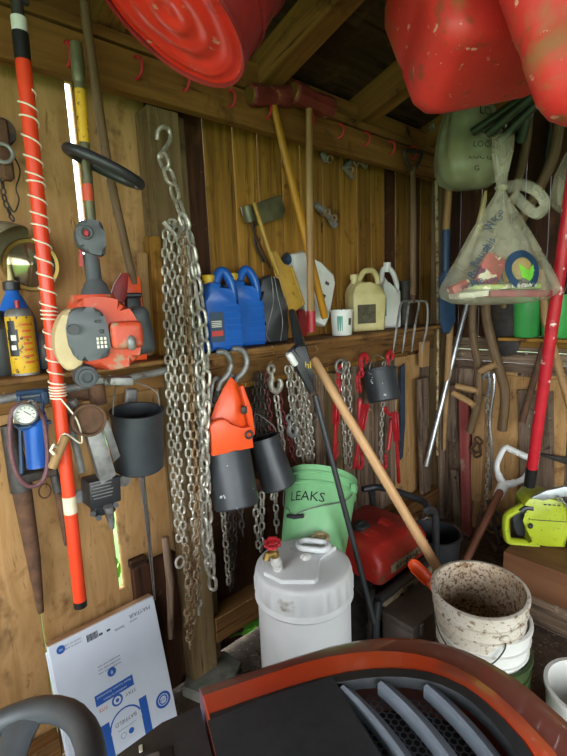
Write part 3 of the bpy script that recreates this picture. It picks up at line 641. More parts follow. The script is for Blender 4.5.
# ---------- tapered iron bars behind
t2_ = [((8, 425), (22, 490), (34, 560), (41, 612), [.02, .03, .022, .009], 'long tapered rusty spike hanging on plywood below foot pump'), ((53, 470), (59, 492), (63, 520), (66, 545), [.012, .016, .012, .005], 'short tapered spike with grey collar behind the orange pole')]
for p0, p1, p2, p3, rr, lb in t2_:
    t = thing('iron_spike', lb, 'spike', A(*p3, 1.43), 'rusty spikes on the plywood')
    mb = MB(); mb.tube([A(*p0, 1.43), A(*p1, 1.42)], rr[:2], 12); part(t, 'socket', mb, IRON)
    mb = MB(); mb.tube([A(*p1, 1.42), A(*p2, 1.43), A(*p3, 1.44)], [rr[1]*.86, rr[2]*.86, rr[3]], 12); part(t, 'point', mb, RUST)
mb = MB(); mb.ring(frame(A(45, 491, 1.44), y=(0, 1, 0), z=(0, 0, 1))@Matrix.Rotation(R(90), 4, 'X'), .022, .0022, 20, 6, sx=.75); single('wire_ring', mb, RUST, 'thin rusty wire ring on the plywood below the foot pump', 'ring')
# ---------- trolley jack hung up
o = A(97, 445, 1.27); M, S = LF(o, .4)
t = thing('trolley_jack', 'dark trolley jack with round rusty saddle hung on the wall', 'jack', A(104, 520, 1.27))
def J(px, py, y=1.25): return A(px, py, y)
mb = MB(); mb.prism([((px-97)*S, -(py-445)*S) for px, py in ((84, 424), (99, 420), (108, 474), (93, 480))], M@Matrix.Translation((0, -.03, 0)), .05, bev=.004)
part(t, 'lift_arm', mb, GREYMET)
mb = MB(); Ms = frame(J(87.5, 420, 1.2), y=(.15, 1, -.15), z=(0, 0, 1))@Matrix.Rotation(R(-90), 4, 'X'); mb.lathe([(0, -.012), (.035, -.012), (.036, -.024), (.042, -.024), (.043, .014), (.015, .02), (0, .02)], Ms, 28); part(t, 'saddle', mb, RUST, 'round rusty saddle')
mb = MB()
for a_, b_, ww in (((66, 404), (82, 472), .010), ((93, 398), (103, 425), .009), ((72, 400), (79, 412), .012)): mb.tube([J(*a_, 1.27), J(*b_, 1.27)], ww, 8)
mb.prism([((px-97)*S, -(py-445)*S) for px, py in ((102, 421), (109, 420), (117, 460), (110, 465))], M@Matrix.Translation((0, -.01, 0)), .012, bev=.002); part(t, 'side_rail', mb, GREYMET)
mb = MB(); mb.tube([J(66, 392, 1.3), J(100, 394, 1.3)], .02, 12); mb.tube([J(96, 384, 1.27), J(99, 404, 1.27)], .022, 12); part(t, 'front_roller', mb, RUST)
mb = MB(); mb.box(frame(J(101, 489, 1.26), x=(1, 0, .12), z=(.06, 0, 1)), .088, .07, .075, .006, 2); mb.box(frame(J(103, 508, 1.28), x=(1, 0, .12), z=(.06, 0, 1)), .06, .04, .03, .004)
for px, py in ((93, 514), (99, 518), (116, 505), (118, 486)): mb.tube([J(px, py, 1.23), J(px, py, 1.29)], .008, 8)
part(t, 'hydraulic_unit', mb, BLACKPL, 'black hydraulic block')
mb = MB()
for i in range(6): mb.box(frame(J(101+.4*i, 481+i*3.2, 1.2235), x=(1, 0, .12), z=(.06, 0, 1)), .062-.006*(i % 3), .001, .0028, 0)
part(t, 'data_plate_printing', mb, GREYMET, 'worn grey printing')
for s_ in (-1, 1):
    mb = MB(); c_ = J(80, 496, 1.29) if s_ < 0 else J(124, 480, 1.29); mb.tube([c_+V(0, -.008, 0), c_+V(0, .008, 0)], .018, 14); mb.prism([(-.03, -.008), (.03, -.02), (.03, .02), (-.03, .008)], Matrix.Translation(c_+V(-s_*.03, 0, -s_*.004))@Matrix.Rotation(0 if s_ < 0 else math.pi, 4, 'Y'), .006); part(t, 'caster', mb, GREYMET)
mb = MB(); mb.tube([J(108, 506, 1.25), J(111, 520, 1.26), J(112.5, 528, 1.27)], [.014, .011, .006], 10); part(t, 'handle_socket', mb, GREYMET)
# ---------- lug wrench bar behind the left bucket
t = thing('wrench_bar', 'polished flat steel bar with hooked end hanging behind the left bucket', 'wrench', A(152, 560, 1.42))
mb = MB(); mb.tube([A(128, 388, 1.42), A(141, 470, 1.42), A(147, 520, 1.42), A(155, 600, 1.43)], [.011, .011, .009, .004], 10, flat=.6); part(t, 'bar', mb, CHROME)
mb = MB(); mb.box(frame(A(131, 398, 1.41), x=(1, 0, .2), z=(.15, 0, 1)), .04, .014, .06, .012, 3); part(t, 'head', mb, GREYMET)
# ---------- leaning stick at foot of the post
mb = MB(); mb.tube([A(165, 537, 1.41), A(170, 580, 1.41), A(171, 638, 1.40)], [.013, .015, .011], 10); single('wood_stick', mb, W_GREY, 'short grey stick standing against the foot of the post', 'stick')
# ---------- buckets hung under the shelf
def bail_bucket(name, label, o, ax, r0, r1, h, m_, bail, group, bailpts=None):
    """o = centre of the mouth; ax = axis pointing up out of the mouth"""
    M_ = frame(o, x=(1, 0, 0), z=ax)
    t = thing(name, label, 'bucket', M_@V(0, 0, -h), group)
    mb = MB(); th = .0035
    mb.lathe([(0, -h), (r1-.006, -h), (r1, -h+.006), (r0, -.012), (r0+.004, -.011), (r0+.004, 0), (r0-th, 0), (r1-th, -h+.008), (0, -h+.006)], M_, 36); part(t, 'body', mb, m_)
    mb = MB(); mb.tube(curve(bailpts, 8) if bailpts else bail, .0022, 6); part(t, 'bail', mb, GREYMET, 'wire bail')
    return t, M_
G3 = 'black rubber buckets hung under the shelf'
o = A(137, 410, 1.27); rr = 26*depth(o)/FPX*.97
t, M_ = bail_bucket('rubber_bucket', 'black bucket hanging alone on the plywood left of the post', o, (.0, -.12, 1), rr, rr*.99, .185, BUCKETK, None, G3, [M.lerp(M, 0) if False else o+V(-rr, 0, -.012), o+V(-rr*.85, .0, .05), o+V(-.01, .07, .085), o+V(rr*.8, 0, .05), o+V(rr, 0, -.01)])
mb = MB(); mb.tube([o+V(-.01, .11, .087), o+V(-.01, .03, .087), o+V(-.01, .02, .1)], .0035, 6); single('nail', mb, IRON, 'iron nail holding the left bucket bail', 'nail')
o = A(227, 449, 1.27); rr = 22.5*depth(o)/FPX
t, M_ = bail_bucket('rubber_bucket', 'black bucket with white splashes holding the orange guard', o, (.08, .32, 1), rr, rr*.98, .20, BUCKETW, None, G3, [o+V(-rr, 0, -.01), o+V(-rr*.6, .03, .09), o+V(0, .06, .13), o+V(rr*.6, .03, .09), o+V(rr, 0, -.01)])
o = A(264, 437, 1.33); rr = 17*depth(o)/FPX
t, M_ = bail_bucket('rubber_bucket', 'tilted black bucket in front of the dark chains right of the orange guard', o, (-.12, .25, 1), rr*.86, rr*1.05, .205, BUCKETK, None, G3, [o+V(-rr, 0, -.01), o+V(-rr*.8, -.01, .05), o+V(-.01, .03, .09), o+V(rr*.8, .0, .03), o+V(rr, 0, -.02)])
o = A(379, 369, 1.37); rr = 16.5*depth(o)/FPX
t, M_ = bail_bucket('rubber_bucket', 'small black bucket with white dots hung beside the red load binder', o, (.1, .3, 1), rr, rr*.97, .165, BUCKETW, None, G3, [o+V(-rr, 0, -.01), o+V(-rr*.8, .0, .04), o+V(.01, .02, .07), o+V(rr*.8, .0, .03), o+V(rr, 0, -.02)])
# ---------- orange guard standing in the bucket
o = A(228, 410, 1.24); M, S = LF(o, .5)
def G(px, py): return ((px-228)*S, -(py-410)*S)
t = thing('trimmer_guard', 'bright orange plastic guard standing in the splashed black bucket', 'guard', A(228, 447, 1.24))
def fan(out, dep, bow):
    mb = MB(); c_ = (sum(p[0] for p in out)/len(out), sum(p[1] for p in out)/len(out))
    rings = []
    for off in (0, .004):
        for f in (1, .75, .45, .15): rings.append([M@V(c_[0]+(x-c_[0])*f, dep-bow*(1-f*f)+off, c_[1]+(z-c_[1])*f) for x, z in out])
    mb.loft(rings[:4], cap=True); mb.loft(rings[4:], cap=True); mb.loft([rings[0], rings[4]], cap=False); return mb
part(t, 'blade_shield', fan([G(*p) for p in ((233, 377), (239, 384), (245, 398), (249, 414), (250, 432), (247, 446), (230, 448), (212, 446), (206, 425), (216, 402), (226, 386))], 0, .03), ORANGE2, angle=60)
mb = MB(); mb.prism([G(*p) for p in ((205, 421), (208, 417), (213, 415), (219, 415), (225, 419), (229, 425), (235, 428), (241, 427), (247, 426), (248, 449), (205, 450))], M@Matrix.Translation((0, -.035, 0)), .03, bev=.006)
mb.prism([G(*p) for p in ((237, 386), (241, 384), (249, 410), (251, 436), (246, 438), (244, 410))], M@Matrix.Translation((0, -.035, 0)), .02, bev=.004); part(t, 'mounting_flange', mb, ORANGE2)
mb = MB(); mb.ring(M@Matrix.Translation((G(243, 434)[0], -.055, G(243, 434)[1]))@Matrix.Rotation(R(90), 4, 'X'), .012, .004, 14); part(t, 'ring', mb, IRON, 'dark steel ring')
mb = MB(); mb.box(M@Matrix.Translation((G(240, 409)[0], -.045, G(240, 409)[1])), .022, .012, .026, .006, 2); part(t, 'bolt', mb, IRON, 'dark bolt hole')
# ---------- the long log chains on the post
def clevis_hook(mb, o, s=1.0, flip=1, tilt=0):
    """forged grab hook, eye at o, throat below"""
    M_ = rotm(o, 0, tilt, 0)
    mb.ring(M_@Matrix.Rotation(R(90), 4, 'X'), .013*s, .0055*s, 16, 8)
    pts = [(0, -.012), (.002, -.03), (-.004, -.05), (.004, -.068), (.022, -.076), (.036, -.064), (.038, -.046), (.03, -.036)]
    mb.tube(curve([M_@V(x*s*flip, 0, z*s) for x, z in pts], 4), [.0075*s]*4+[.010*s]*((len(pts)-1)*4-3-6)+[.009*s, .008*s, .007*s, .006*s, .005*s, .004*s], 8)
CG = 'log chains hanging on the post'
YC = 1.245
t = thing('log_chain', 'heaviest log chain with large bright links and hook at its top', 'chain', A(214, 600, YC), CG)
mb = MB(); ho = A(163, 140, 1.36); mb.tube(curve([A(157, 140, 1.36), A(158, 131, 1.355), A(163, 127, 1.35), A(169, 130, 1.35), A(170, 140, 1.35), A(164, 150, 1.34), A(161, 156, 1.33)], 5), .007, 8); part(t, 'hook', mb, STEEL)
mb = MB(); mb.chain(curve([A(161, 153, 1.33), A(168, 172, 1.31), A(176, 196, 1.29), A(183, 218, 1.27), A(190, 245, YC+.01), A(193, 290, YC), A(198, 340, YC-.0), A(203, 420, YC-.01), A(206, 480, YC), A(209, 540, YC), A(214, 600, YC+.01)]), .062, .04, .0058); part(t, 'links', mb, STEEL)
mb = MB(); mb.chain(curve([A(181, 214, 1.26), A(189, 236, YC), A(200, 300, YC-.01), A(206, 360, YC-.015), A(205, 440, YC-.01), A(204, 520, YC-.01), A(209, 570, YC-.01)]), .06, .038, .0056); part(t, 'links', mb, STEEL)
t = thing('log_chain', 'log chain of smaller links on the left side of the bundle with open ring', 'chain', A(180, 544, YC), CG)
mb = MB(); mb.chain(curve([A(176, 222, 1.27), A(167, 226, YC+.02), A(165, 260, YC+.02), A(167, 330, YC+.02), A(170, 420, YC+.02), A(175, 500, YC+.02), A(180, 548, YC+.02)]), .034, .023, .0036); part(t, 'links', mb, STEEL)
mb = MB(); mb.chain(curve([A(178, 222, 1.27), A(172, 236, YC+.01), A(173, 300, YC+.01), A(175, 380, YC+.01), A(180, 480, YC+.01), A(186, 560, YC+.01), A(190, 600, YC+.01)]), .034, .023, .0036); part(t, 'links', mb, STEEL)
mb = MB(); mb.ring(frame(A(180, 562, YC-.0), y=(0, 1, 0), z=(0, 0, 1))@Matrix.Rotation(R(90), 4, 'X'), .019, .004, 18, sx=.8); mb.tube([A(164, 222, YC), A(176, 236, YC-.02), A(183, 228, YC-.01), A(175, 240, YC-.01)], .007, 8); part(t, 'ring', mb, STEEL)
t = thing('log_chain', 'loose middle log chain of the bundle with dull links hidden between the brighter ones', 'chain', A(204, 565, YC), CG)
for pts_ in ([(182, 222), (186, 250), (190, 320), (198, 400), (203, 480), (205, 545), (208, 575)], [(174, 226), (176, 270), (179, 350), (178, 430), (184, 500), (189, 540), (193, 585)], [(184, 222), (191, 262), (196, 330), (200, 420), (202, 500), (204, 565)]):
    mb = MB(); mb.chain(curve([A(px, py, YC+.035) for px, py in pts_]), .036, .025, .0038); part(t, 'links', mb, STEELR if pts_[0][0] == 174 else STEEL)
t = thing('log_chain', 'longest log chain of the bundle, its rusty tail reaching lowest on the post', 'chain', A(190, 645, YC), CG)
mb = MB(); mb.chain(curve([A(181, 220, 1.27), A(180, 240, YC-.0), A(181, 300, YC-.01), A(184, 380, YC-.01), A(190, 470, YC-.01), A(197, 560, YC), A(199, 620, YC+.01)]), .038, .026, .004); part(t, 'links', mb, STEEL)
mb = MB(); mb.chain(curve([A(180, 222, 1.27), A(184, 250, YC-.02), A(188, 330, YC-.02), A(193, 420, YC-.02), A(197, 500, YC-.02), A(196, 580, YC-.01), A(190, 645, YC+.03)]), .038, .026, .004); part(t, 'links', mb, STEELR)
mb = MB(); mb.chain(curve([A(186, 545, YC-.01), A(189, 590, YC), A(187, 622, YC+.02), A(191, 648, YC+.04)]), .038, .026, .004); part(t, 'links', mb, STEELR)
# ---------- hooks and chains under the right-hand shelf
YH = 1.40
UG = 'chains hung under the shelf'
def uchain(label, mt, strands, L=.036, W=.024, r=.0036, hookat=None, hs=1.0, hm=None, flip=1, ringat=None):
    t = thing('hanging_chain', label, 'chain', A(*strands[0][-1], YH), UG)
    for s_ in strands:
        yy_ = YH-.01*random.random(); mb = MB(); mb.chain(curve([A(px, py, yy_) for px, py in s_]), L, W, r); part(t, 'links', mb, mt)
    if hookat:
        mb = MB(); clevis_hook(mb, A(*hookat, YH-.02), hs, flip); part(t, 'hook', mb, hm or STEEL)
    if ringat:
        mb = MB(); mb.ring(frame(A(*ringat, YH-.01), y=(.2, 1, 0), z=(0, 0, 1))@Matrix.Rotation(R(90), 4, 'X'), .03, .0065, 20); part(t, 'ring', mb, hm or GREYMET)
    return t
def big_hook(px, py, label, strands, mt):
    t = thing('grab_hook', label, 'hook', A(*strands[-1], 1.34), 'forged hooks under the blue jugs')
    yb = 1.268
    mb = MB(); mb.tube(curve([A(px-14, py+4, yb+.04), A(px-8, py-4, yb), A(px+1, py-2, yb-.01), A(px+5, py+8, yb-.012), A(px+2, py+18, yb-.01), A(px-5, py+26, yb), A(px-8, py+34, yb+.01)], 5), [.006]*5+[.010]*20+[.0085]*6, 10); part(t, 'hook', mb, GREYMET)
    mb = MB(); mb.link(frame(A(px-11, py+36, yb+.02), x=(1, .3, 0), z=(.25, 0, 1)), .11, .055, .007); mb.link(frame(A(px-7, py+46, yb+.03), x=(.3, 1, 0), z=(-.1, 0, 1)), .09, .05, .007); part(t, 'ring', mb, GREYMET)
    mb = MB(); mb.chain(curve([A(q[0], q[1], 1.36) for q in strands]), .04, .027, .0042); part(t, 'links', mb, mt)
big_hook(226, 356, 'left of two big forged hooks over the shelf edge below the blue jugs', [(217, 395), (218, 440), (222, 500), (227, 560), (229, 585)], STEEL)
big_hook(242, 353, 'right of two big forged hooks over the shelf edge below the blue jugs', [(236, 395), (237, 450), (240, 500), (243, 540)], CHDARK)
uchain('dark grey chain in a doubled loop right of the forged hooks', CHDARK, [[(256, 374), (254, 410), (256, 450), (258, 480)], [(262, 374), (263, 410), (265, 450), (266, 480)], [(259, 372), (259, 420), (262, 460)], [(266, 376), (268, 420), (269, 460)], [(226, 495), (229, 530), (233, 575)], [(231, 495), (235, 530), (231, 592)]])
uchain('dull dark red chain hanging behind the bright hooked chain', CHRED, [[(267, 370), (268, 400), (274, 440), (282, 470)], [(279, 385), (282, 410), (290, 440), (294, 465)]])
uchain('bright chain topped by a hook right of the dark chains', STEEL, [[(276, 395), (280, 425), (283, 450), (274, 490), (272, 500)], [(262, 492), (262, 520), (261, 555)], [(275, 490), (276, 510), (277, 535)]], .042, .028, .0045, (271, 369), 1.25)
uchain('pale doubled chain hanging above the light green bucket', STEEL, [[(290, 366), (294, 400), (300, 440), (304, 466)], [(299, 368), (305, 410), (309, 466)], [(287, 366), (291, 400), (297, 440), (300, 462)], [(295, 366), (300, 400), (305, 440), (307, 462)], [(304, 372), (308, 405), (312, 440), (312, 462)]], .04, .027, .004)
uchain('short chain with small hook end below the tilted black bucket', STEEL, [[(248, 496), (250, 512)], [(255, 492), (257, 530), (260, 555)]], .046, .028, .0048)
uchain('steel hook chain hanging low beside the doubled pale chain', CHDARK, [[(316, 400), (313, 430), (312, 455)]], .034, .022, .0035, (289, 418), 1.1, GREYMET)
uchain('silver chain doubled through a round steel ring between red binders', STEEL, [[(344, 362), (343, 390), (344, 430), (346, 468)], [(348, 362), (350, 400), (350, 440), (350, 470)]], .036, .024, .0038, None, 1, None, 1, (341, 366))
uchain('silver chain hanging below the small black bucket', STEEL, [[(384, 362), (383, 400), (381, 440), (381, 468), (380, 482)]], .034, .022, .0036)
# ---------- red load binders
def binder(label, pts, y, hs=1.0, lever=None):
    t = thing('load_binder', label, 'load binder', A(*pts[-1], y), 'red ratchet load binders under the shelf')
    p = [A(q[0], q[1], y) for q in pts]
    mb = MB(); clevis_hook(mb, p[0]+V(0, 0, 0), 1.15*hs, 1); mb.pts(lambda v: v*1.0)
    c_ = p[0]; mb.pts(lambda v: V(v.x, v.y, 2*c_.z-v.z-.055*hs)); mb.f = [f[::-1] for f in mb.f]; part(t, 'grab_hook', mb, REDP)
    mb = MB(); mb.link(frame(p[1], x=(1, 0, 0), z=p[1]-p[2]), .055*hs, .03*hs, .006*hs); mb.link(frame(p[1].lerp(p[2], .45), x=(0, 1, 0), z=p[1]-p[2]), .05*hs, .03*hs, .006*hs); part(t, 'swivel_link', mb, REDP)
    mb = MB(); mb.tube([p[2], p[2].lerp(p[3], .08), p[2].lerp(p[3], .2), p[3]], [.009, .016, .013, .011], 10); part(t, 'body', mb, REDP)
    mb = MB(); la_, lb_ = (A(lever[0], lever[1], y-.03), A(lever[2], lever[3], y-.03)); d_ = lb_-la_
    for s_ in (-1, 1): mb.box(frame(la_+d_*.2+V(s_*.011, 0, 0), x=(1, 0, 0), z=d_), .006, .026, d_.length*.4, .002)
    mb.box(frame(la_+d_*.68, x=(1, 0, 0), z=d_), .02, .014, d_.length*.62, .005, 2); part(t, 'lever', mb, REDP)
    mb = MB(); clevis_hook(mb, p[-1]+V(0, 0, .05), .95*hs, -1); part(t, 'end_hook', mb, REDP)
binder('red load binder half hidden behind the ringed chain', [(338, 372), (339, 384), (338, 396), (336, 430), (337, 455)], 1.41, .8, (337, 398, 334, 462))
binder('red load binder hanging full length in the middle under shelf', [(361, 362), (358, 380), (360, 398), (358, 440), (362, 462)], 1.38, 1.05, (366, 404, 354, 470))
binder('red load binder hanging lowest, below the small black bucket', [(388, 358), (386, 410), (392, 418), (388, 450), (386, 465)], 1.39, .95, (395, 412, 399, 484))
mb = MB(); mb.prism([(-.028, .28), (.02, .3), (.03, -.1), (.012, -.32), (-.012, -.33), (-.02, -.1)], frame(A(402, 410, 1.45), x=(1, 0, 0), z=(.02, 0, 1))@Matrix.Scale(.9, 4), .012, bev=.002); single('blue_strap', mb, BLUEST, 'dark blue strap hanging on the wall right of the red binders', 'strap')
# ---------- sledge hammers
HMG = 'sledge hammers hung by their heads'
def sledge(label, h0, h1, rad, n0, n1, y, hm, tip=None):
    a, b = A(*n0, y), A(*n1, y); c0, c1 = A(*h0, y-.005), A(*h1, y-.005)
    t = thing('sledge_hammer', label, 'sledge hammer', b, HMG); d = (c1-c0).normalized(); L = (c1-c0).length
    mb = MB(); mb.tube([c0, c0+d*.006, c0+d*L*.3, c0+d*L*.38, c0+d*L*.62, c0+d*L*.7, c1-d*.006, c1], [rad*.86, rad, rad, rad*.86, rad*.86, rad, rad, rad*.86], 8, up=(0, .38, .92)); part(t, 'head', mb, REDHEAD, angle=25)
    mb = MB(); mb.tube([c0-d*.001, c0-d*.003], [rad*.8, rad*.75], 8, up=(0, .38, .92)); part(t, 'striking_face', mb, BRASS, 'worn bare face')
    ax = (b-a).normalized(); mb = MB(); l = (b-a).length
    mb.tube([a-ax*.03, a, a+ax*.05, a+ax*l*.45, a+ax*l*.8, b-ax*.01, b], [.014, .0155, .0145, .0175, .017, .0185, .015], 12, flat=.8); part(t, 'handle', mb, hm)
    if tip: mb = MB(); q = a+ax*l*tip; mb.tube([q, b+ax*.001], .0195, 12); part(t, 'painted_end', mb, REDP, 'red painted end')
REDHEAD = pm('worn_red_head', '#7c2b22', '#5f211c', 12, rough=.6, spots=(('#8f6d4c', 26, .6, .08),), bump=.2)
sledge('sledge hammer with bright yellow handle slanting right across the planks', (250, 95), (291, 97), .037, (272, 100), (325, 318), 1.33, W_YEL)
sledge('sledge hammer with straight brown handle ending in red on the shelf', (293, 92), (331, 109), .040, (309, 110), (311, 332), 1.305, W_HAND, .9)
# ---------- small ochre shovel
a, b = A(254, 203, 1.41), A(274, 266, 1.37)
t = thing('ochre_shovel', 'small ochre painted shovel leaning behind the black case', 'shovel', A(298, 312, 1.35))
mb = MB(); mb.tube([a, b], .0085, 10); part(t, 'handle', mb, GOLD)
M, S = LF(A(288, 288, 1.355), .2)
def G(px, py, cx=288, cy=288): return ((px-cx)*S, -(py-cy)*S)
mb = MB(); mb.prism([G(*p) for p in ((270, 254), (276, 252), (282, 264), (292, 268), (306, 306), (291, 314), (280, 296), (272, 272))], M, .006, bev=.002)
mb.tube([M@V(G(292, 267)[0], -.006, G(292, 267)[1]), M@V(G(306, 305)[0], -.008, G(306, 305)[1])], .005, 6); mb.tube([A(270, 252, 1.36), A(279, 275, 1.345)], [.011, .005], 8); part(t, 'blade', mb, GOLD)
# ---------- rusty hinge clamp on the wall
t = thing('strap_hinge', 'olive rusty strap hinge with long arms nailed high on the planks', 'hinge', A(268, 262, 1.46))
M, S = LF(A(266, 212, 1.45), 0); mb = MB()
mb.prism([((px-266)*S, -(py-212)*S) for px, py in ((248, 207), (284, 194), (290, 208), (286, 216), (254, 226), (247, 218))], M, .03, bev=.006); mb.tube([A(246, 206, 1.44), A(250, 222, 1.44)], .022, 10); part(t, 'leaf', mb, OLIVE)
mb = MB(); mb.tube(curve([A(250, 212, 1.43), A(254, 232, 1.45), A(262, 250, 1.45), A(270, 268, 1.45)]), .009, 8, flat=.5); part(t, 'arm', mb, RUST)
mb = MB(); mb.tube(curve([A(254, 224, 1.45), A(256, 245, 1.46), A(264, 262, 1.46)]), .007, 8, flat=.5); part(t, 'arm', mb, IRON)
def clampish(label, pts, y):
    t = thing('metal_clamp', label, 'clamp', A(*pts[0], y), 'metal fittings nailed on the planks')
    mb = MB(); p = [A(q[0], q[1], y) for q in pts]; mb.tube(p, [.012, .018, .014, .018, .01][:len(p)], 8); part(t, 'body', mb, GREYMET)
    for q in p[1:-1]:
        mb = MB(); mb.ring(frame(q+V(.01, -.02, -.012), z=(.3, 1, .4)), .014, .005, 12); part(t, 'wing', mb, STEELR)
clampish('metal screw clamp on the planks behind the sledge handles', [(314, 204), (322, 210), (329, 216), (335, 226)], 1.44)
clampish('metal fitting cluster nailed just below the beam right of the sledges', [(352, 178), (346, 168), (352, 160), (362, 160), (366, 168)], 1.45)
t = clampish('lone metal wing fitting nailed below the beam between handle and cluster', [(322, 152), (325, 157), (326, 162)], 1.45)
# ---------- jugs and bottles on the shelf
ZS = 1.2865
def jug(label, x0, x1, ytop, ybot, yd, mats, capm, group, face=.4, caplabel=None, dep=.1):
    o = A((x0+x1)/2, ybot, yd); o.z = ZS; M, S = LF(o, face); w_ = (x1-x0)*S; h = (ybot-ytop)*S*.98
    t = thing('oil_jug', label, 'jug', o, group)
    f = lambda x, z: (x*w_, z*h)
    mb = MB(); mb.prism([f(-.46, 0), (f(-.46, 0)[0]-.000, .004), f(-.5, .03), f(-.5, .60), f(-.46, .72), f(-.40, .80), f(-.30, .84), f(-.14, .84), f(-.02, .82), f(.08, .72), f(.24, .64), f(.44, .6), f(.5, .52), f(.5, .03), f(.46, 0)], M, dep, bev=.016)
    mb.tube(curve([M@V(-.08*w_, 0, .82*h), M@V(.06*w_, 0, .95*h), M@V(.2*w_, 0, .97*h), M@V(.36*w_, 0, .86*h), M@V(.44*w_, 0, .7*h), M@V(.44*w_, 0, .56*h)], 5), .0165, 12, flat=1.15)
    for i in range(7): mb.tube([M@V(.02*w_, -dep/2+.001, (.08+.08*i)*h), M@V(.46*w_, -dep/2+.001, (.08+.08*i)*h)], .002, 6)
    part(t, 'body', mb, mats)
    mb = MB(); mb.lathe([(.017, .83*h), (.017, .88*h), (.0, .88*h)], M@Matrix.Translation((-.24*w_, 0, 0)), 18); mb.lathe([(.021, .865*h), (.0215, .925*h), (.019, .935*h), (0, .935*h)], M@Matrix.Translation((-.24*w_, 0, 0)), 20); part(t, 'cap', mb, capm, caplabel)
    return t, M, w_, h, dep
JG = 'blue oil jugs on the shelf'
t, M, w_, h, dep = jug('left of two blue oil jugs with yellow caps on the shelf', 203, 240, 271, 351, 1.335, BLUEPL, YELCAP, JG, .4, 'yellow cap', .11)
mb = MB(); Mt = M@Matrix.Translation((-.24*w_, -dep/2-.0012, .3*h))@Matrix.Rotation(R(90), 4, 'X')
mb.poly(rrect(.05, .1, .004), Mt, 0); mb.poly([(-.02, -.03), (.02, -.03), (.02, -.012), (-.02, -.012)], Mt@Matrix.Translation((0, 0, .0006)), 2)
for k in range(4): mb.poly([(-.02, .0+.006*k), (.016, .0+.006*k), (.016, .003+.006*k), (-.02, .003+.006*k)], Mt@Matrix.Translation((0, 0, .0006)), 1)
part(t, 'label', mb, [BLUEPAINT, LABELW, INKR], 'dark blue label with red patch')
t, M, w_, h, dep = jug('right of two blue oil jugs with yellow caps on the shelf', 226, 263, 267, 344, 1.385, BLUEPL, YELCAP, JG, .4, 'yellow cap', .11)
o = A(273, 340, 1.37); o.z = ZS; M, S = LF(o, .4)
t = thing('black_case', 'black teardrop shaped case with grey piping between blue jugs and ochre shovel', 'case', o)
f = lambda px, py: ((px-273)*S, max(0, -(py-340)*S))
mb = MB(); mb.prism([f(*p) for p in ((259, 340), (258, 322), (262, 304), (257, 290), (260, 278), (270, 274), (280, 278), (285, 300), (289, 326), (287, 340))], M, .07, bev=.02); part(t, 'shell', mb, BLACKPL)
mb = MB(); mb.tube(curve([M@V(f(*p)[0], -.036, f(*p)[1]) for p in ((266, 338), (262, 330), (270, 305), (271, 290), (270, 276))], 5), .0022, 6); mb.tube(curve([M@V(f(*p)[0], -.036, f(*p)[1]) for p in ((277, 339), (280, 318), (276, 295), (273, 276))], 5), .0018, 6); part(t, 'piping', mb, GREYMET, 'grey piping')
o = A(312, 285, 1.43); M, S = LF(o, .2)
f = lambda px, py: ((px-312)*S, -(py-285)*S)
t = thing('white_jug', 'flat white jug lying tilted behind the sledge handles', 'jug', V(o.x, o.y, ZS))
mb = MB(); mb.prism([f(*p) for p in ((285, 256), (298, 253), (318, 264), (335, 275), (337, 284), (328, 318), (322, 327), (300, 318), (296, 300), (285, 268))], M, .07, bev=.014); part(t, 'body', mb, WHITEPL)
mb = MB(); mb.tube([M@V(f(286, 262)[0], 0, f(286, 262)[1]), M@V(f(280, 258)[0], 0, f(280, 258)[1])], [.02, .022], 14); part(t, 'cap', mb, BLUEPAINT, 'dark blue cap')
mb = MB()
for p in ((303, 268), (325, 284), (320, 296)): mb.box(M@Matrix.Translation((f(*p)[0], -.0355, f(*p)[1]))@Matrix.Rotation(R(28), 4, 'Y'), .022, .001, .014, 0)
for k in range(5): mb.box(M@Matrix.Translation((f(309, 275+3*k)[0], -.0355, f(309, 275+3*k)[1]))@Matrix.Rotation(R(28), 4, 'Y'), .02, .001, .002, 0)
part(t, 'printing', mb, LABELK, 'dark printed marks')
o = A(342, 333, 1.335); o.z = ZS; M, S = LF(o, .5); Mc = Matrix.Translation(o)
t = thing('white_tub', 'small white tub with teal label on the shelf left of jugs', 'tub', o)
mb = MB(); mb.lathe([(0, 0), (.042, 0), (.044, .004), (.049, .102), (.051, .104), (.051, .112), (.047, .112), (.042, .01), (0, .008)], Mc, 28); part(t, 'body', mb, WHITEPL)
mb = MB(); mb.lathe([(.0446, .02), (.0482, .085)], Mc, 8, 0, a0=R(195), a1=R(225)); mb.lathe([(.0462, .045), (.048, .075)], Mc, 4, 1, a0=R(258), a1=R(278)); part(t, 'label', mb, [TEAL, LABELK], 'teal and dark label')
mb = MB(); mb.tube([o+V(.01, 0, .02), o+V(.0, .0, .13), o+V(-.004, .0, .15)], .003, 6); mb.tube([o+V(.02, .02, .02), o+V(.025, .02, .125)], .004, 6); single('iron_nail', mb, RUST, 'rusty long nails standing in the small white tub', 'nails', kind='stuff')
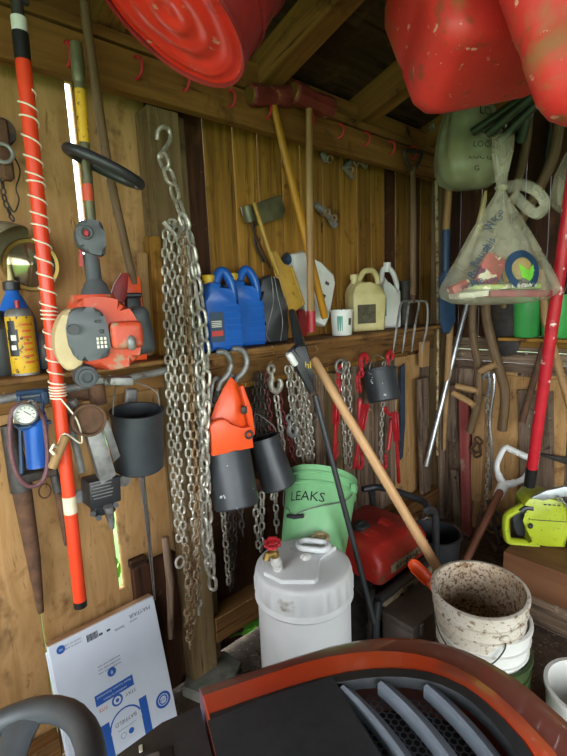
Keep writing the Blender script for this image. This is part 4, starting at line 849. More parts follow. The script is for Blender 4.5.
# yellowed jug
def handled(name, label, x0, x1, ytop, ybot, yd, mt, capm, dep, sym, cat):
    o = A((x0+x1)/2, ybot, yd); o.z = ZS; M, S = LF(o, .45); w_ = (x1-x0)*S; h = (ybot-ytop)*S*.98
    f = lambda x, z: (x*w_, z*h); t = thing(name, label, cat, o)
    mb = MB()
    if sym: mb.prism([f(-.46, 0), f(-.5, .03), f(-.5, .60), f(-.44, .70), f(-.3, .8), f(.0, .78), f(.36, .74), f(.48, .64), f(.5, .55), f(.5, .03), f(.46, 0)], M, dep, bev=.016); hp = [(-.2, .78), (-.05, .93), (.1, .97), (.28, .95), (.4, .82), (.42, .66)]; cx = -.32
    else: mb.prism([f(-.46, 0), f(-.5, .03), f(-.5, .70), f(-.36, .82), f(-.2, .74), f(.02, .62), f(.3, .62), f(.48, .6), f(.5, .03), f(.46, 0)], M, dep, bev=.014); hp = [(-.42, .72), (-.36, .92), (-.1, .98), (.2, .9), (.42, .72), (.42, .55)]; cx = -.1
    mb.tube(curve([M@V(x_*w_, 0, z_*h) for x_, z_ in hp], 5), .0135, 10); part(t, 'body', mb, mt)
    mb = MB(); Mk = M@Matrix.Translation((cx*w_, 0, 0)); q = .78 if sym else .93
    mb.lathe([(.015, (q-.02)*h), (.015, (q+.05)*h), (.019, (q+.05)*h), (.019, (q+.13)*h), (0, (q+.13)*h)], Mk, 18); part(t, 'cap', mb, capm)
    return t, M, w_, h
t, M, w_, h = handled('handled_jug', 'yellowed dirty jug with top handle and worn dark label on the shelf', 347, 383, 268, 330, 1.385, CREAM, CREAM, .1, True, 'jug')
mb = MB(); mb.box(M@Matrix.Translation((-.1*w_, -.0505, .28*h)), .55*w_, .001, .3*h, 0); part(t, 'label', mb, LABELK, 'worn dark label')
t, M, w_, h = handled('handled_bottle', 'clean white bottle with side handle right of the yellowed jug', 379, 399, 269, 330, 1.40, WHITEPL, WHITEPL, .075, False, 'bottle')
mb = MB(); mb.box(M@Matrix.Translation((-.42*w_, -.038, .35*h)), .14*w_, .001, .3*h, 0); part(t, 'label', mb, TEAL, 'teal label strip')
o = A(404, 328, 1.43); o.z = ZS; mb = MB(); mb.lathe([(0, 0), (.036, 0), (.038, .004), (.036, .14), (.03, .17), (.03, .2), (.034, .21), (.034, .24), (.0, .245)], Matrix.Translation(o), 20); single('brown_bottle', mb, IRON, 'dark brown bottle behind the fork at the end of shelf', 'bottle', loc=o)
o = A(300, 334, 1.44); o.z = ZS; mb = MB(); mb.box(o+V(0, 0, .06), .05, .05, .12, .01, 2); single('red_box', mb, REDCAN_D, 'small red box in the shade behind the sledge handle ends', 'box', loc=o)
# ---------- garden fork
y0, y1 = 1.315, 1.24
t = thing('garden_fork', 'four tined garden fork with long wooden handle hanging from the last red hook', 'garden fork', A(412, 352, y1))
a, b = A(413, 168, y0), A(413, 295, y1)
mb = MB(); mb.tube([a, a.lerp(b, .5), b], [.014, .0165, .015], 10); part(t, 'handle', mb, W_OLDH)
mb = MB(); mb.tube(curve([a+V(0, 0, -.02), A(406, 160, y0), A(404, 153, y0), A(405, 150, y0)], 4), .008, 8); mb.tube(curve([a+V(0, 0, -.02), A(420, 161, y0), A(422, 154, y0), A(421, 151, y0)], 4), .008, 8); mb.tube([A(404, 150.5, y0), A(422, 152, y0)], .009, 8); part(t, 'grip', mb, IRON)
mb = MB(); mb.tube([b, A(413, 303, y1)], [.013, .009], 10); part(t, 'ferrule', mb, RUST)
for px0, px1, px2, by in ((401, 397, 393, 353), (409, 406, 402.5, 353), (419, 415, 411.5, 352), (427, 427, 421, 353)):
    mb = MB(); mb.tube(curve([A(413, 302, y1), A((413+px0)/2, 301, y1), A(px0, 304, y1), A(px1, 326, y1-.01), A(px2, by, y1+.0)], 5), [.0055]*18+[.0045, .0035, .002], 8); part(t, 'tine', mb, GREYMET)
mb = MB(); q = A(424, 354, 1.42); mb.box(q, .075, .03, .15, .003, 1); single('pale_wood_block', mb, W_HAND, 'pale yellow wood block nailed on the wall below the fork', 'wood block')
# ---------- long handled pole saw leaning on the drum side and pale wooden pole
a, b = A(315, 395, 1.09), A(374, 622, .93)
t = thing('pole_tool', 'black steel pole with black clamp head leaning from the shelf to the floor', 'pole tool', b)
mb = MB(); mb.tube([a, b], .0105, 12); part(t, 'pole', mb, BLACKPL)
M, S = LF(A(302, 368, 1.09), .5); f = lambda px, py: ((px-302)*S, -(py-368)*S)
mb = MB(); mb.prism([f(*p) for p in ((296, 345), (306, 345), (312, 372), (313, 388), (308, 392), (300, 372), (292, 360), (290, 350))], M, .04, bev=.006); mb.prism([f(*p) for p in ((284, 350), (290, 346), (300, 362), (312, 390), (306, 394), (296, 372))], M@Matrix.Translation((0, -.025, 0)), .02, bev=.005); part(t, 'clamp_head', mb, BLACKPL)
mb = MB(); mb.tube([A(292, 312, 1.28), A(299, 340, 1.15), A(301, 350, 1.10)], [.014, .018, .016], 10); part(t, 'neck', mb, BLACKPL)
mb = MB(); mb.box(M@Matrix.Translation((f(288, 357)[0], -.03, f(288, 357)[1]))@Matrix.Rotation(R(-30), 4, 'Y'), .02, .03, .05, .007, 2); part(t, 'pad', mb, WHITEPL, 'pale pad')
mb = MB(); mb.text('hl', .035, M@Matrix.Translation((f(306, 365)[0], -.0215, f(306, 365)[1]))@Matrix.Rotation(R(90), 4, 'X')); part(t, 'printing', mb, YELCAP, 'yellow mark')
a, b = A(313, 358, 1.14), P(436, 566, z=.44)
mb = MB(); d = (b-a).normalized(); mb.tube([a, a+d*.012, a.lerp(b, .4), b-d*.01, b+d*.12], [.011, .0165, .018, .0195, .0195], 12)
single('wooden_pole', mb, W_PALE, 'long pale wooden handle leaning across the red generator', 'pole')
# ---------- light green bucket, tilted on its heap
ctop, cbot = A(322, 477, 1.25), A(311, 541, 1.05)
axg = (ctop-cbot).normalized(); axg = V(.58, .34, .74).normalized(); o = A(322, 478, 1.27)
Mb = frame(o, x=(1, 0, 0), z=axg); rr = 36.5*depth(o)/FPX*.97; hh = .30
t = thing('green_bucket', 'light green bucket lettered LEAKS, lying tilted behind the white drum', 'bucket', Mb@V(0, 0, -hh))
mb = MB(); r1 = rr*.84
mb.lathe([(r1-.012, -hh+.006), (r1-.004, -hh), (r1, -hh+.006), (rr*.955, -.085), (rr*.955, -.075), (rr*1.0, -.072), (rr*1.0, -.064), (rr*.965, -.06), (rr*.975, -.035), (rr*1.02, -.033), (rr*1.02, -.025), (rr*.985, -.022), (rr*.99, -.004), (rr*1.0, 0), (rr*.95, 0), (r1-.01, -hh+.02), (0, -hh+.02)], Mb, 44); part(t, 'body', mb, GREENB)
mb = MB(); mb.lathe([(0, -hh+.004), (r1-.012, -hh+.004), (r1-.005, -hh-.001), (r1*.93, -hh+.002)], Mb, 40); part(t, 'underside', mb, GREENB2, 'soiled underside')
def on_bucket(ang, z, off=.002): # point on the bucket's flank
    r_ = r1+(rr*.955-r1)*((z+hh)/(hh-.085))+off
    return Mb@V(math.cos(ang)*r_, math.sin(ang)*r_, z)
toE = (EYE-Mb.translation); le = Mb.inverted().to_3x3()@toE; a0 = math.atan2(le.y, le.x)
mb = MB(); Tm = Matrix.Identity(4); mb.text('LEAKS', .052, Tm); mb.pts(lambda v: on_bucket(a0-.38+v.x/rr*1.12, -.128+v.y)); part(t, 'lettering', mb, INKK, 'black hand lettering', angle=80)
mb = MB(); pts = [on_bucket(a0-1.5, -.075, .006)]+[on_bucket(a0-1.2+i*.12, -.15-.04*math.sin(i/11*math.pi)-.012*i/11, .012) for i in range(4)]+[on_bucket(a0-.72+i*.2, -.21+.012*i, .014) for i in range(6)]+[on_bucket(a0+.75, -.115, .008), on_bucket(a0+1.0, -.075, .008)]
mb.tube(curve(pts, 4), .0022, 6); part(t, 'bail', mb, GREYMET, 'wire bail')
mb = MB(); mb.tube([on_bucket(a0-.86, -.205, .014), on_bucket(a0-.62, -.213, .016), on_bucket(a0-.36, -.207, .014)], .008, 10); part(t, 'bail_grip', mb, BLACKPL, 'black bail grip')
mb = MB(); q = on_bucket(a0+.98, -.055, .012); mb.box(frame(q, z=axg, y=Mb.to_3x3()@V(math.cos(a0+.98), math.sin(a0+.98), 0)), .03, .02, .035, .005, 2); part(t, 'bail_ear', mb, GREENB)
# ---------- white drum
o = P(303, 562, z=.58); o = V(o.x, o.y, .0); RD, HD = .163, .58
M = frame(o, x=V(.92, -.38, 0), z=(0, 0, 1))
t = thing('plastic_drum', 'white plastic drum with red valve tap standing on the floor', 'drum', o)
prof = [(0, 0), (RD-.03, 0), (RD-.012, .006), (RD-.006, .025), (RD-.006, HD-.116), (RD, HD-.111), (RD+.004, HD-.104), (RD, HD-.097), (RD-.005, HD-.092), (RD-.004, HD-.086), (RD+.002, HD-.08), (RD+.002, HD-.036), (RD-.001, HD-.018), (RD-.004, HD-.008), (RD-.012, HD-.001), (.13, HD+.001), (.1, HD+.002), (0, HD+.002)]
mb = MB(); mb.lathe(prof, M, 144, fn=lambda q, a: q if not (HD-.083 < q.z < HD-.03) else V(q.x*(1+.016*math.cos(a*24)), q.y*(1+.016*math.cos(a*24)), q.z))
mb.prism([(-.16, 0), (-.1, .02), (.1, .02), (.16, 0), (.12, -.05), (-.12, -.05)], M@Matrix.Translation((-.0, .05, HD-.001)), .09, bev=.012) if False else None
part(t, 'body', mb, DRUMW)
mb = MB(); mb.prism([(-.145, -.02), (-.11, -.085), (-.015, -.128), (.002, -.118), (.05, -.02), (.135, .02), (.125, .07), (.06, .13), (-.05, .14), (-.12, .08)], M@Matrix.Translation((0, 0, HD+.006))@Matrix.Rotation(R(90), 4, 'X')@Matrix.Scale(-1, 4, (0, 0, 1)), .018, bev=.006); part(t, 'top_plateau', mb, DRUMW)
mb = MB(); hc = M@V(.055, .035, HD+.03); Mh = frame(hc, x=M.to_3x3()@V(.75, -.55, 0), y=M.to_3x3()@V(.55, .75, 0))
mb.tube([Mh@V(x_, y_, 0) for x_, y_ in rrect(.105, .055, .026, 6)], .0105, 10, closed=True, up=(0, 0, 1)); mb.box(Mh@Matrix.Translation((0, 0, -.012)), .07, .03, .012, .004); part(t, 'carry_handle', mb, DRUMW)
mb = MB(); Mk = M@Matrix.Translation((.105, .085, HD+.012)); mb.lathe([(.034, -.01), (.034, .014), (.03, .018), (.02, .016), (.018, .01), (0, .01)], Mk, 28); mb.ring(Mk@Matrix.Translation((0, 0, .016)), .012, .003, 16); part(t, 'bung', mb, CREAMPL, 'yellowed bung')
mb = MB(); mb.ball(M@V(.012, -.005, HD+.018), .02, .014, .012); mb.ball(M@V(.002, .002, HD+.02), .012, .01, .01); part(t, 'vent_plug', mb, WHITEPL)
tp = M@V(-.098, -.03, HD+.008); Mt = frame(tp, x=M.to_3x3()@V(1, 0, 0), z=V(-.12, .1, 1))@Matrix.Scale(.85, 4)
mb = MB(); mb.lathe([(0, -.01), (.03, -.01), (.03, .004), (.022, .006), (.019, .008), (.019, .03), (.022, .034), (.022, .046), (.017, .05), (.015, .07), (0, .07)], Mt, 20); mb.ring(Mt@Matrix.Translation((0, 0, .02)), .0195, .002, 18); mb.ring(Mt@Matrix.Translation((0, 0, .038)), .0215, .002, 18); part(t, 'fitting', mb, WHITEPL)
mb = MB(); q = Mt@V(0, 0, .065); mb.lathe([(.012, .055), (.016, .062), (.016, .08), (.01, .088), (.009, .11), (0, .11)], Mt, 16); mb.tube([Mt@V(0, 0, .08), Mt@V(-.03, -.008, .085), Mt@V(-.038, -.01, .07)], [.012, .012, .013], 12); part(t, 'valve', mb, BRASS, 'brass valve body')
mb = MB(); Mw = Mt@Matrix.Translation((0, 0, .118))@Matrix.Rotation(R(18), 4, 'X'); mb.ring(Mw, .024, .006, 24, 8)
for k in range(8): mb.ball(Mw@V(.027*math.cos(k*math.pi/4), .027*math.sin(k*math.pi/4), 0), .007, n=8)
for k in range(3): mb.box(Mw@Matrix.Rotation(k*math.pi/3, 4, 'Z'), .044, .008, .006, .002)
mb.lathe([(0, -.008), (.009, -.008), (.009, .008), (0, .008)], Mw, 12); part(t, 'valve_wheel', mb, REDP, 'red tap wheel')
# ---------- generator
gx0, gx1, gy0, gy1 = 1.335, 1.69, .955, 1.27
c_ = P(395, 545, y=gy0)
o = V((gx0+gx1)/2, (gy0+gy1)/2, 0)
t = thing('generator', 'dusty red portable generator with black tube frame behind the drum', 'generator', o)
zt0, zt1 = .345, .485
mb = MB(); bm_o = []
rings = []
for z_, s_ in ((zt0, .97), (zt0+.012, 1.0), (zt0+.08, 1.0), (zt1-.03, .97), (zt1-.01, .90), (zt1, .80)):
    rings.append([V(o.x+x_*s_, o.y+y_*s_+(.015 if z_ > zt1-.04 else 0), z_) for x_, y_ in rrect(gx1-gx0, gy1-gy0, .03, 5)])
mb.loft(rings)
for dx in (-.07, .05): mb.box(frame(V(o.x+dx, o.y-.06, zt1-.004), x=(1, .2, 0), z=(0, -.25, 1)), .05, .12, .008, .004, 2)
part(t, 'fuel_tank', mb, GENRED)
mb = MB(); fc = V(o.x-.065, o.y+.02, zt1); mb.lathe([(0, -.01), (.036, -.01), (.036, .02), (.03, .024), (.0, .024)], Matrix.Translation(fc), 24); mb.box(fc+V(0, 0, .026), .04, .012, .008, .003); part(t, 'fuel_cap', mb, BLACKPL, 'black fuel cap')
mb = MB(); mb.box((o.x+.03, gy0-.002, zt0+.045), .27, .006, .04, .002, mi=0); [mb.box((o.x-.07+.024*k, gy0-.0055, zt0+.044), .014, .001, .02-.006*(k % 3), 0, mi=1) for k in range(9)]; part(t, 'name_plate', mb, [PLATE, LABELK], 'worn pale name plate')
mb = MB(); mb.tube([V(gx0-.03, gy0-.01, zt0-.03), V(gx1+.03, gy0-.01, zt0-.03)], .02, 14); part(t, 'frame_tube', mb, BLACKPL)
for yv in (gy0-.01, gy1+.01):
    mb = MB(); mb.tube(curve([V(gx1+.03, yv, .03), V(gx1+.045, yv, .2), V(gx1+.04, yv, .46), V(gx1+.02, yv, .53), V(gx1-.03, yv, .55)], 6), .016, 10); part(t, 'frame_tube', mb, BLACKPL)
    mb = MB(); mb.tube(curve([V(gx0-.03, yv, .03), V(gx0-.045, yv, .2), V(gx0-.03, yv, zt0-.03)], 6), .016, 10); part(t, 'frame_tube', mb, BLACKPL)
mb = MB(); mb.tube(curve([V(gx1-.03, gy1+.01, .55), V(gx1+.03, gy1-.05, .555), V(gx1+.03, gy0+.05, .555), V(gx1-.03, gy0-.01, .55)], 6), .016, 10); part(t, 'frame_tube', mb, BLACKPL)
mb = MB(); mb.box((o.x+.02, gy0+.005, .245), .36, .03, .11, .006, 2); part(t, 'control_panel', mb, PLATE)
mb = MB()
for k, (dx, w_) in enumerate(((-.05, .03), (.02, .03), (.1, .034))):
    if k == 1: mb.box((o.x+dx, gy0-.013, .255), w_, .012, .034, .003)
    else: mb.lathe([(0, -.012), (w_*.5, -.012), (w_*.5, .01), (0, .01)], frame(V(o.x+dx, gy0-.008, .25), z=(0, 1, 0)), 18)
    part(t, 'socket', mb, BLACKPL); mb = MB()
mb = MB(); mb.box((o.x, o.y+.02, .17), .34, .24, .3, .03, 3); mb.lathe([(0, -.02), (.1, -.02), (.11, 0), (.11, .08), (0, .08)], frame(V(gx0+.02, o.y, .19), z=(1, 0, 0)), 24); part(t, 'engine', mb, IRON)
mb = MB()
for x_ in (gx0+.04, gx1-.04): mb = MB(); mb.box((x_, o.y, .015), .05, .34, .03, .006, 1); part(t, 'skid', mb, BLACKPL)
# ---------- brown steel toolbox on the floor
tb_ = MB(); tb_.box((1.47, .87, .065), .30, .13, .13, .004, 1); single('timber_block', tb_, W_DARK, 'dark timber block on the floor carrying the brown toolbox', 'wood block')
o = V(1.47, .87, .131); M = frame(o, x=(1, -.05, 0), z=(0, 0, 1))
t = thing('toolbox', 'brown steel toolbox on the floor under the orange scoop', 'toolbox', o)
mb = MB(); mb.box(M@Matrix.Translation((0, 0, .05)), .28, .14, .10, .006, 2); part(t, 'body', mb, TOOLBOX)
mb = MB(); mb.box(M@Matrix.Translation((0, 0, .115)), .288, .148, .03, .008, 2); part(t, 'lid', mb, TOOLBOX)
mb = MB(); mb.box(M@Matrix.Translation((-.09, -.075, .10)), .02, .008, .04, .002); part(t, 'clasp', mb, GREYMET, 'grey clasp')
# magenta basin
o = P(421, 629, z=.13); o.z = 0; M = Matrix.Translation(o)
mb = MB(); mb.lathe([(0, 0), (.06, 0), (.065, .006), (.078, .12), (.084, .122), (.084, .13), (.073, .13), (.06, .012), (0, .01)], M, 32)
single('plastic_basin', mb, MAGENTA, 'faded magenta plastic basin on the floor beside the dirty white bucket', 'basin', loc=o)
# ---------- orange scoop
o = P(421, 572, z=.50); d_ = (P(435, 582, z=.50)-P(410, 562, z=.53)).normalized()
t = thing('hand_scoop', 'orange plastic scoop poking out beside the dirty white bucket', 'scoop', o)
Mo = frame(o, x=d_, z=V(-.35, -.5, .8)); mb = MB(); ring_ = []
for f_, w_, dp in ((-.05, .005, .0), (-.045, .018, .010), (-.025, .026, .017), (.0, .026, .02), (.035, .025, .022)):
    ring_.append([Mo@V(f_, w_*math.cos(q), -dp*math.sin(q)) for q in [math.pi*i/10 for i in range(11)]]+[Mo@V(f_, .88*w_*math.cos(q), -.82*dp*math.sin(q)) for q in [math.pi*(10-i)/10 for i in range(11)]])
mb.loft(ring_); part(t, 'bowl', mb, ORANGE2, angle=60)
mb = MB(); mb.tube([Mo@V(.035, 0, -.015), Mo@V(.09, .0, -.03)], .011, 10); part(t, 'handle', mb, ORANGE2)
# ---------- stacked buckets at right
bc = P(473, 584, z=.555); ox, oy = bc.x, bc.y
BG = 'buckets nested by the tractor nose'
def pail(z0, r0, r1, h, ax, off=(0, 0)):
    return frame(V(ox+off[0], oy+off[1], z0), x=(1, 0, 0), z=ax)
def pail_prof(r0, r1, h, th=.004):
    k = lambda z: r1+(r0-r1)*z/h
    return [(0, 0), (r1-.006, 0), (r1, .006), (k(h*.70), h*.70), (k(h*.7)+.008, h*.705), (k(h*.72)+.008, h*.72), (k(h*.73)+.002, h*.725), (k(h*.83), h*.83), (k(h*.83)+.008, h*.835), (k(h*.85)+.008, h*.85), (k(h*.86)+.002, h*.855), (r0, h-.014), (r0+.007, h-.012), (r0+.007, h-.002), (r0+.003, h), (r0-th, h)]
M = pail(.0, .15, .13, .33, (.02, 0, 1), (.045, -.015))
t = thing('green_pail', 'dark green ribbed bucket at the bottom of the stack of nested buckets', 'bucket', M.translation.copy(), BG)
mb = MB(); mb.lathe(pail_prof(.139, .120, .33)+[(.116, .012), (0, .01)], M, 44); part(t, 'body', mb, GREEND)
mb = MB()
for z_ in (.08, .13, .18): mb.ring(M@Matrix.Translation((0, 0, z_)), .122+.018*z_/.33, .003, 44, 6)
part(t, 'hoop', mb, GREEND)
M = pail(.11, .15, .13, .36, (.02, .0, 1), (.04, -.012))
t = thing('white_pail', 'plain white bucket nested between the green and the dirty one', 'bucket', M.translation.copy(), BG)
mb = MB(); mb.lathe(pail_prof(.139, .114, .33)+[(.110, .012), (0, .01)], M, 44); part(t, 'body', mb, WHITEPL)
M = pail(.21, .15, .13, .36, (-.06, .0, 1), (.04, -.010))
t = thing('white_pail', 'dirty white bucket caked inside, topmost of the nested buckets', 'bucket', M.translation.copy(), BG)
pp = pail_prof(.138, .104, .33); mb = MB(); mb.lathe(pp, M, 48); part(t, 'body', mb, DIRTYW)
mb = MB(); mb.lathe([(.133, .33), (.0995, .012), (.09, .008), (0, .01)], M, 44); part(t, 'caked_inside', mb, CAKED, 'inside caked with brown mud')
mb = MB(); le = M.inverted().to_3x3()@(EYE-M.translation); a0 = math.atan2(le.y, le.x)
def onp(a, z, off=.01): r_ = .104+.034*z/.33+off; return M@V(math.cos(a)*r_, math.sin(a)*r_, z)
mb.tube(curve([onp(a0+.55, .255, .006), onp(a0+.50, .225, .014), onp(a0+.25, .18, .018), onp(a0-.1, .16, .02), onp(a0-.5, .175, .02), onp(a0-.9, .21, .018), onp(a0-1.3, .26, .01)], 5), .0022, 6); part(t, 'bail', mb, IRON, 'dark wire bail')
mb = MB(); mb.ball(None, .016, .008, .012, frame(onp(a0+.55, .257, .004), y=M.to_3x3()@V(math.cos(a0+.55), math.sin(a0+.55), 0), z=(0, 0, 1))); part(t, 'bail_ear', mb, DIRTYW)
# ---------- black bucket behind
o = P(449, 534, z=.30); o = o+V(-.05, .06, 0); M = frame(V(o.x+.02, o.y, .0), x=(1, 0, 0), z=(0, 0, 1))
t = thing('black_bucket', 'black plastic bucket on the floor behind the dirty white one', 'bucket', V(o.x+.02, o.y, 0))
mb = MB(); mb.lathe([(0, 0), (.095, 0), (.1, .005), (.122, .29), (.13, .292), (.13, .302), (.118, .302), (.096, .012), (0, .01)], M, 36); part(t, 'body', mb, BLACKPL)
mb = MB(); mb.tube(curve([M@V(-.125, 0, .29), M@V(-.1, .07, .3), M@V(0, .128, .305), M@V(.1, .07, .3), M@V(.125, 0, .29)], 5), .003, 6); part(t, 'bail', mb, IRON)
# ---------- hanging cans: round red can
o = P(168, 14, d=.78)
axc = (V(0, 0, 1)+V(RT.x, RT.y, 0)*.62+V(FW.x, FW.y, 0)*.22).normalized()
M = frame(o, x=V(.74, -.67, 0), z=axc); rr = .146
t = thing('gas_can', 'round dented red metal gas can hanging high up, its ribbed bottom showing', 'gas can', o)
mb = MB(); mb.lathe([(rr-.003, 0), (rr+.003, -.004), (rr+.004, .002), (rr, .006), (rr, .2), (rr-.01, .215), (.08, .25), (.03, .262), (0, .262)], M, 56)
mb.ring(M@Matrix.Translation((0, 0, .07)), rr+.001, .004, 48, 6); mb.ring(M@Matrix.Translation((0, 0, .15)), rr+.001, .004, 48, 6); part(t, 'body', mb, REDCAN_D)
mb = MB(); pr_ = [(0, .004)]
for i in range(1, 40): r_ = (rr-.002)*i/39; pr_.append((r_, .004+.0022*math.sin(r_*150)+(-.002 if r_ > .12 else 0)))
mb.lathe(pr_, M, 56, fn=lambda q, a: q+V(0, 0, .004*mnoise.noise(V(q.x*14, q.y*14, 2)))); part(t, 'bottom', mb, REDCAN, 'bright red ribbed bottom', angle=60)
mb = MB(); mb.tube(curve([M@V(-.09, 0, .24), M@V(-.06, 0, .31), M@V(.06, 0, .31), M@V(.09, 0, .24)], 6), .004, 8); part(t, 'bail', mb, IRON)
# plastic jerry cans
JC = 'red plastic jerry cans hung from the rafters'
def jerry(label, M, sx, sy, sz):
    t = thing('jerry_can', label, 'gas can', M.translation.copy(), JC)
    mb = MB(); rings = []
    for z_, sc_, in ((0, .70), (.004, .80), (.022, .93), (.05, 1.0), (.12, 1.0), (.13, .985), (.15, .985), (.16, 1.0), (sz-.07, 1.0), (sz-.03, .93), (sz-.008, .8), (sz, .68)):
        rings.append([M@V(x_*sc_, y_*sc_, z_+.006*mnoise.noise(V(x_*9, y_*9, z_*6))) for x_, y_ in rrect(sx, sy, .05, 7)])
    mb.loft(rings)
    part(t, 'body', mb, REDPL, angle=55)
    mb = MB(); mb.tube(curve([M@V(-.3*sx, 0, sz-.01), M@V(-.26*sx, 0, sz+.05), M@V(.1*sx, 0, sz+.05), M@V(.16*sx, 0, sz-.01)], 6), .014, 10); part(t, 'handle', mb, REDPL)
    mb = MB(); mb.lathe([(.024, -.02), (.024, .02), (.03, .02), (.03, .05), (0, .052)], M@Matrix.Translation((.34*sx, 0, sz)), 18); part(t, 'cap', mb, BLACKPL, 'black cap')
    return t
zt = V(-.22, -.40, .9)
jerry('faded red plastic jerry can with brown dusty corner in front of the rafters', frame(P(503, 72, d=.98), x=V(.78, -.62, .05), z=V(.08, .40, .9)), .33, .24, .33)
jerry('brighter red plastic jerry can cut off by the right edge, hanging nearer', frame(P(640, 98, d=.79), x=V(.95, -.15, -.22), z=V(-.16, .30, .93)), .33, .22, .33)
# ---------- bags
def bag(name, label, K, prof, Mb, mats, n=72, pleat=.10, flat=.6, group=None, sag=0):
    t = thing(name, label, 'bag', Mb.translation.copy(), group); zs = [p[1] for p in prof]; h = max(zs)
    def surf(a, i, off=0.0, r_=None, z_=None):
        if r_ is None: r_, z_ = prof[i]
        k = z_/h; am = pleat*(.25+.75*k)
        w_ = 1+am*(math.sin(a*13+z_*9)*.5+math.sin(a*7+2+z_*14)*.5)+.05*math.sin(a*3+1.0)
        return Mb@V(math.cos(a)*(r_*w_+off), math.sin(a)*(r_*w_*flat+off), z_+sag*math.cos(a*2)*(1-k))
    mb = MB(); vs = []; fs = []; k = len(prof)
    for i in range(k):
        for j in range(n): vs.append(surf(2*math.pi*j/n, i))
    for i in range(k-1):
        for j in range(n): fs.append([i*n+j, i*n+(j+1) % n, (i+1)*n+(j+1) % n, (i+1)*n+j])
    mb.add(vs, fs); part(t, 'film', mb, mats, angle=80)
    def at_(x, z): # a point on the side facing the room, x across in metres
        j = 0
        while j < k-2 and not (min(prof[j][1], prof[j+1][1]) <= z <= max(prof[j][1], prof[j+1][1]) and prof[j+1][0] > 0.0 and j >= sag_start): j += 1
        (r0, z0), (r1, z1) = prof[j], prof[j+1]; f = (z-z0)/(z1-z0) if abs(z1-z0) > 1e-9 else 0; r_ = r0+(r1-r0)*f
        s_ = max(-.95, min(.95, x/max(r_, 1e-6))); return surf(-math.acos(s_), 0, .004, r_, z)
    sag_start = next(i for i in range(k) if prof[i][0] == max(p[0] for p in prof))
    return t, at_
dv = V(RT.x, RT.y, 0).normalized()
# main clear bag of packets
c_ = P(497, 298, d=1.55); Mb = frame(c_, x=dv, z=(0, 0, 1)); ktop = P(493, 190, d=1.55).z-c_.z; hb = ktop
prof = [(.0, -.022), (.08, -.022), (.15, -.014), (.188, .006), (.196, .03), (.185, .055), (.158, .105), (.125, .16), (.09, .22), (.052, .28), (.02, hb-.03), (.011, hb-.008), (.014, hb), (.022, hb+.05), (.03, hb+.10), (.033, hb+.15)]
t, at_ = bag('carrier_bag', 'clear knotted carrier bag full of colourful seed packets, hanging on the right', None, prof, Mb, BAG, pleat=.12, flat=.62)
mb = MB(); mb.ring(Mb@Matrix.Translation((0, 0, hb-.006)), .014, .006, 16, 8); mb.ball(Mb@V(.004, -.008, hb-.008), .014, .012, .010); part(t, 'knot', mb, BAG)
mb = MB(); pl = [Mb@V(.012, -.01, hb-.01)]; lo_ = [(0, 0), (.05, .005), (.10, -.02), (.125, -.06), (.10, -.085), (.06, -.06), (.02, -.02)]
mb.tube(curve([Mb@V(.01+x_, -.02, hb-.01+z_) for x_, z_ in lo_], 5), .018, 10, flat=.25); part(t, 'ear', mb, BAG)
mb = MB()
def wrap(fn_, dx, dz, rot=0.):
    b0 = len(mb.v); fn_(); ca, sa = math.cos(rot), math.sin(rot)
    for i in range(b0, len(mb.v)): v = mb.v[i]; mb.v[i] = at_(v.x*ca-v.y*sa+dx, max(.0, v.x*sa+v.y*ca)+0*dz+dz if False else v.x*sa+v.y*ca+dz)
I4 = Matrix.Identity(4)
for (s_, dx, dz, rot, sz) in (('We', -.045, .235, 1.15, .03), ('Go', -.02, .26, 1.3, .03), ('Reuse', -.085, .135, .9, .034), ('this', -.06, .17, .95, .032), ('Bag', -.105, .085, .75, .034), ('Please', -.085, .055, .2, .03), ('return', -.12, .05, .4, .026)):
    wrap(lambda: mb.text(s_, sz, I4), dx, dz, rot)
def ell(rx, rz, n=20): return [(rx*math.cos(2*math.pi*i/n), rz*math.sin(2*math.pi*i/n)) for i in range(n)]
def quads(rx, rz, mi, cut=0.):
    n = 16; vs = [V(0, 0, 0)]+[V(x_, z_, 0) for x_, z_ in ell(rx, rz, n)]; mb.add(vs, [[0, 1+i, 1+(i+1) % n] for i in range(n)], None, mi)
def annul(rx, rz, w_, mi):
    n = 24; vs = [V(x_, z_, 0) for x_, z_ in ell(rx, rz, n)]+[V(x_*w_, z_*w_, 0) for x_, z_ in ell(rx, rz, n)]; mb.add(vs, [[i, (i+1) % n, n+(i+1) % n, n+i] for i in range(n)], None, mi)
wrap(lambda: annul(.058, .062, .62, 0), .03, .085)
wrap(lambda: mb.text('GROWN', .022, I4, 2), .03, .035)
for sx_, rot in ((-1, .5), (1, -.5)):
    wrap(lambda: mb.add([V(0, -.03, 0), V(.016, -.005, 0), V(0, .035, 0), V(-.016, -.005, 0)], [[0, 1, 2, 3]], None, 1), .045+.012*sx_, .075, rot)
for i in range(len(mb.v)): pass
part(t, 'printing', mb, [BLUEPAINT, LEAF, LABELW], 'dark blue lettering and green leaf badge', angle=80)
PG = 'packets inside the clear bag'
PKM = [pm('packet_white', '#d6d2c0', '#b9b29a', 30, rough=.6, spots=(('#a33b30', 30, .6, .03),)), pm('packet_red', '#b8332b', '#8d2620', 25, rough=.5, spots=(('#dccfb0', 26, .6, .03),)), pm('packet_green', '#7f9c45', '#a8b35e', 25, rough=.5, spots=(('#e0d8b8', 30, .58, .03),)), pm('packet_yellow', '#c9a53a', '#b58c2c', 25, rough=.5), pm('packet_maroon', '#8e2c36', '#6f2029', 25, rough=.5)]
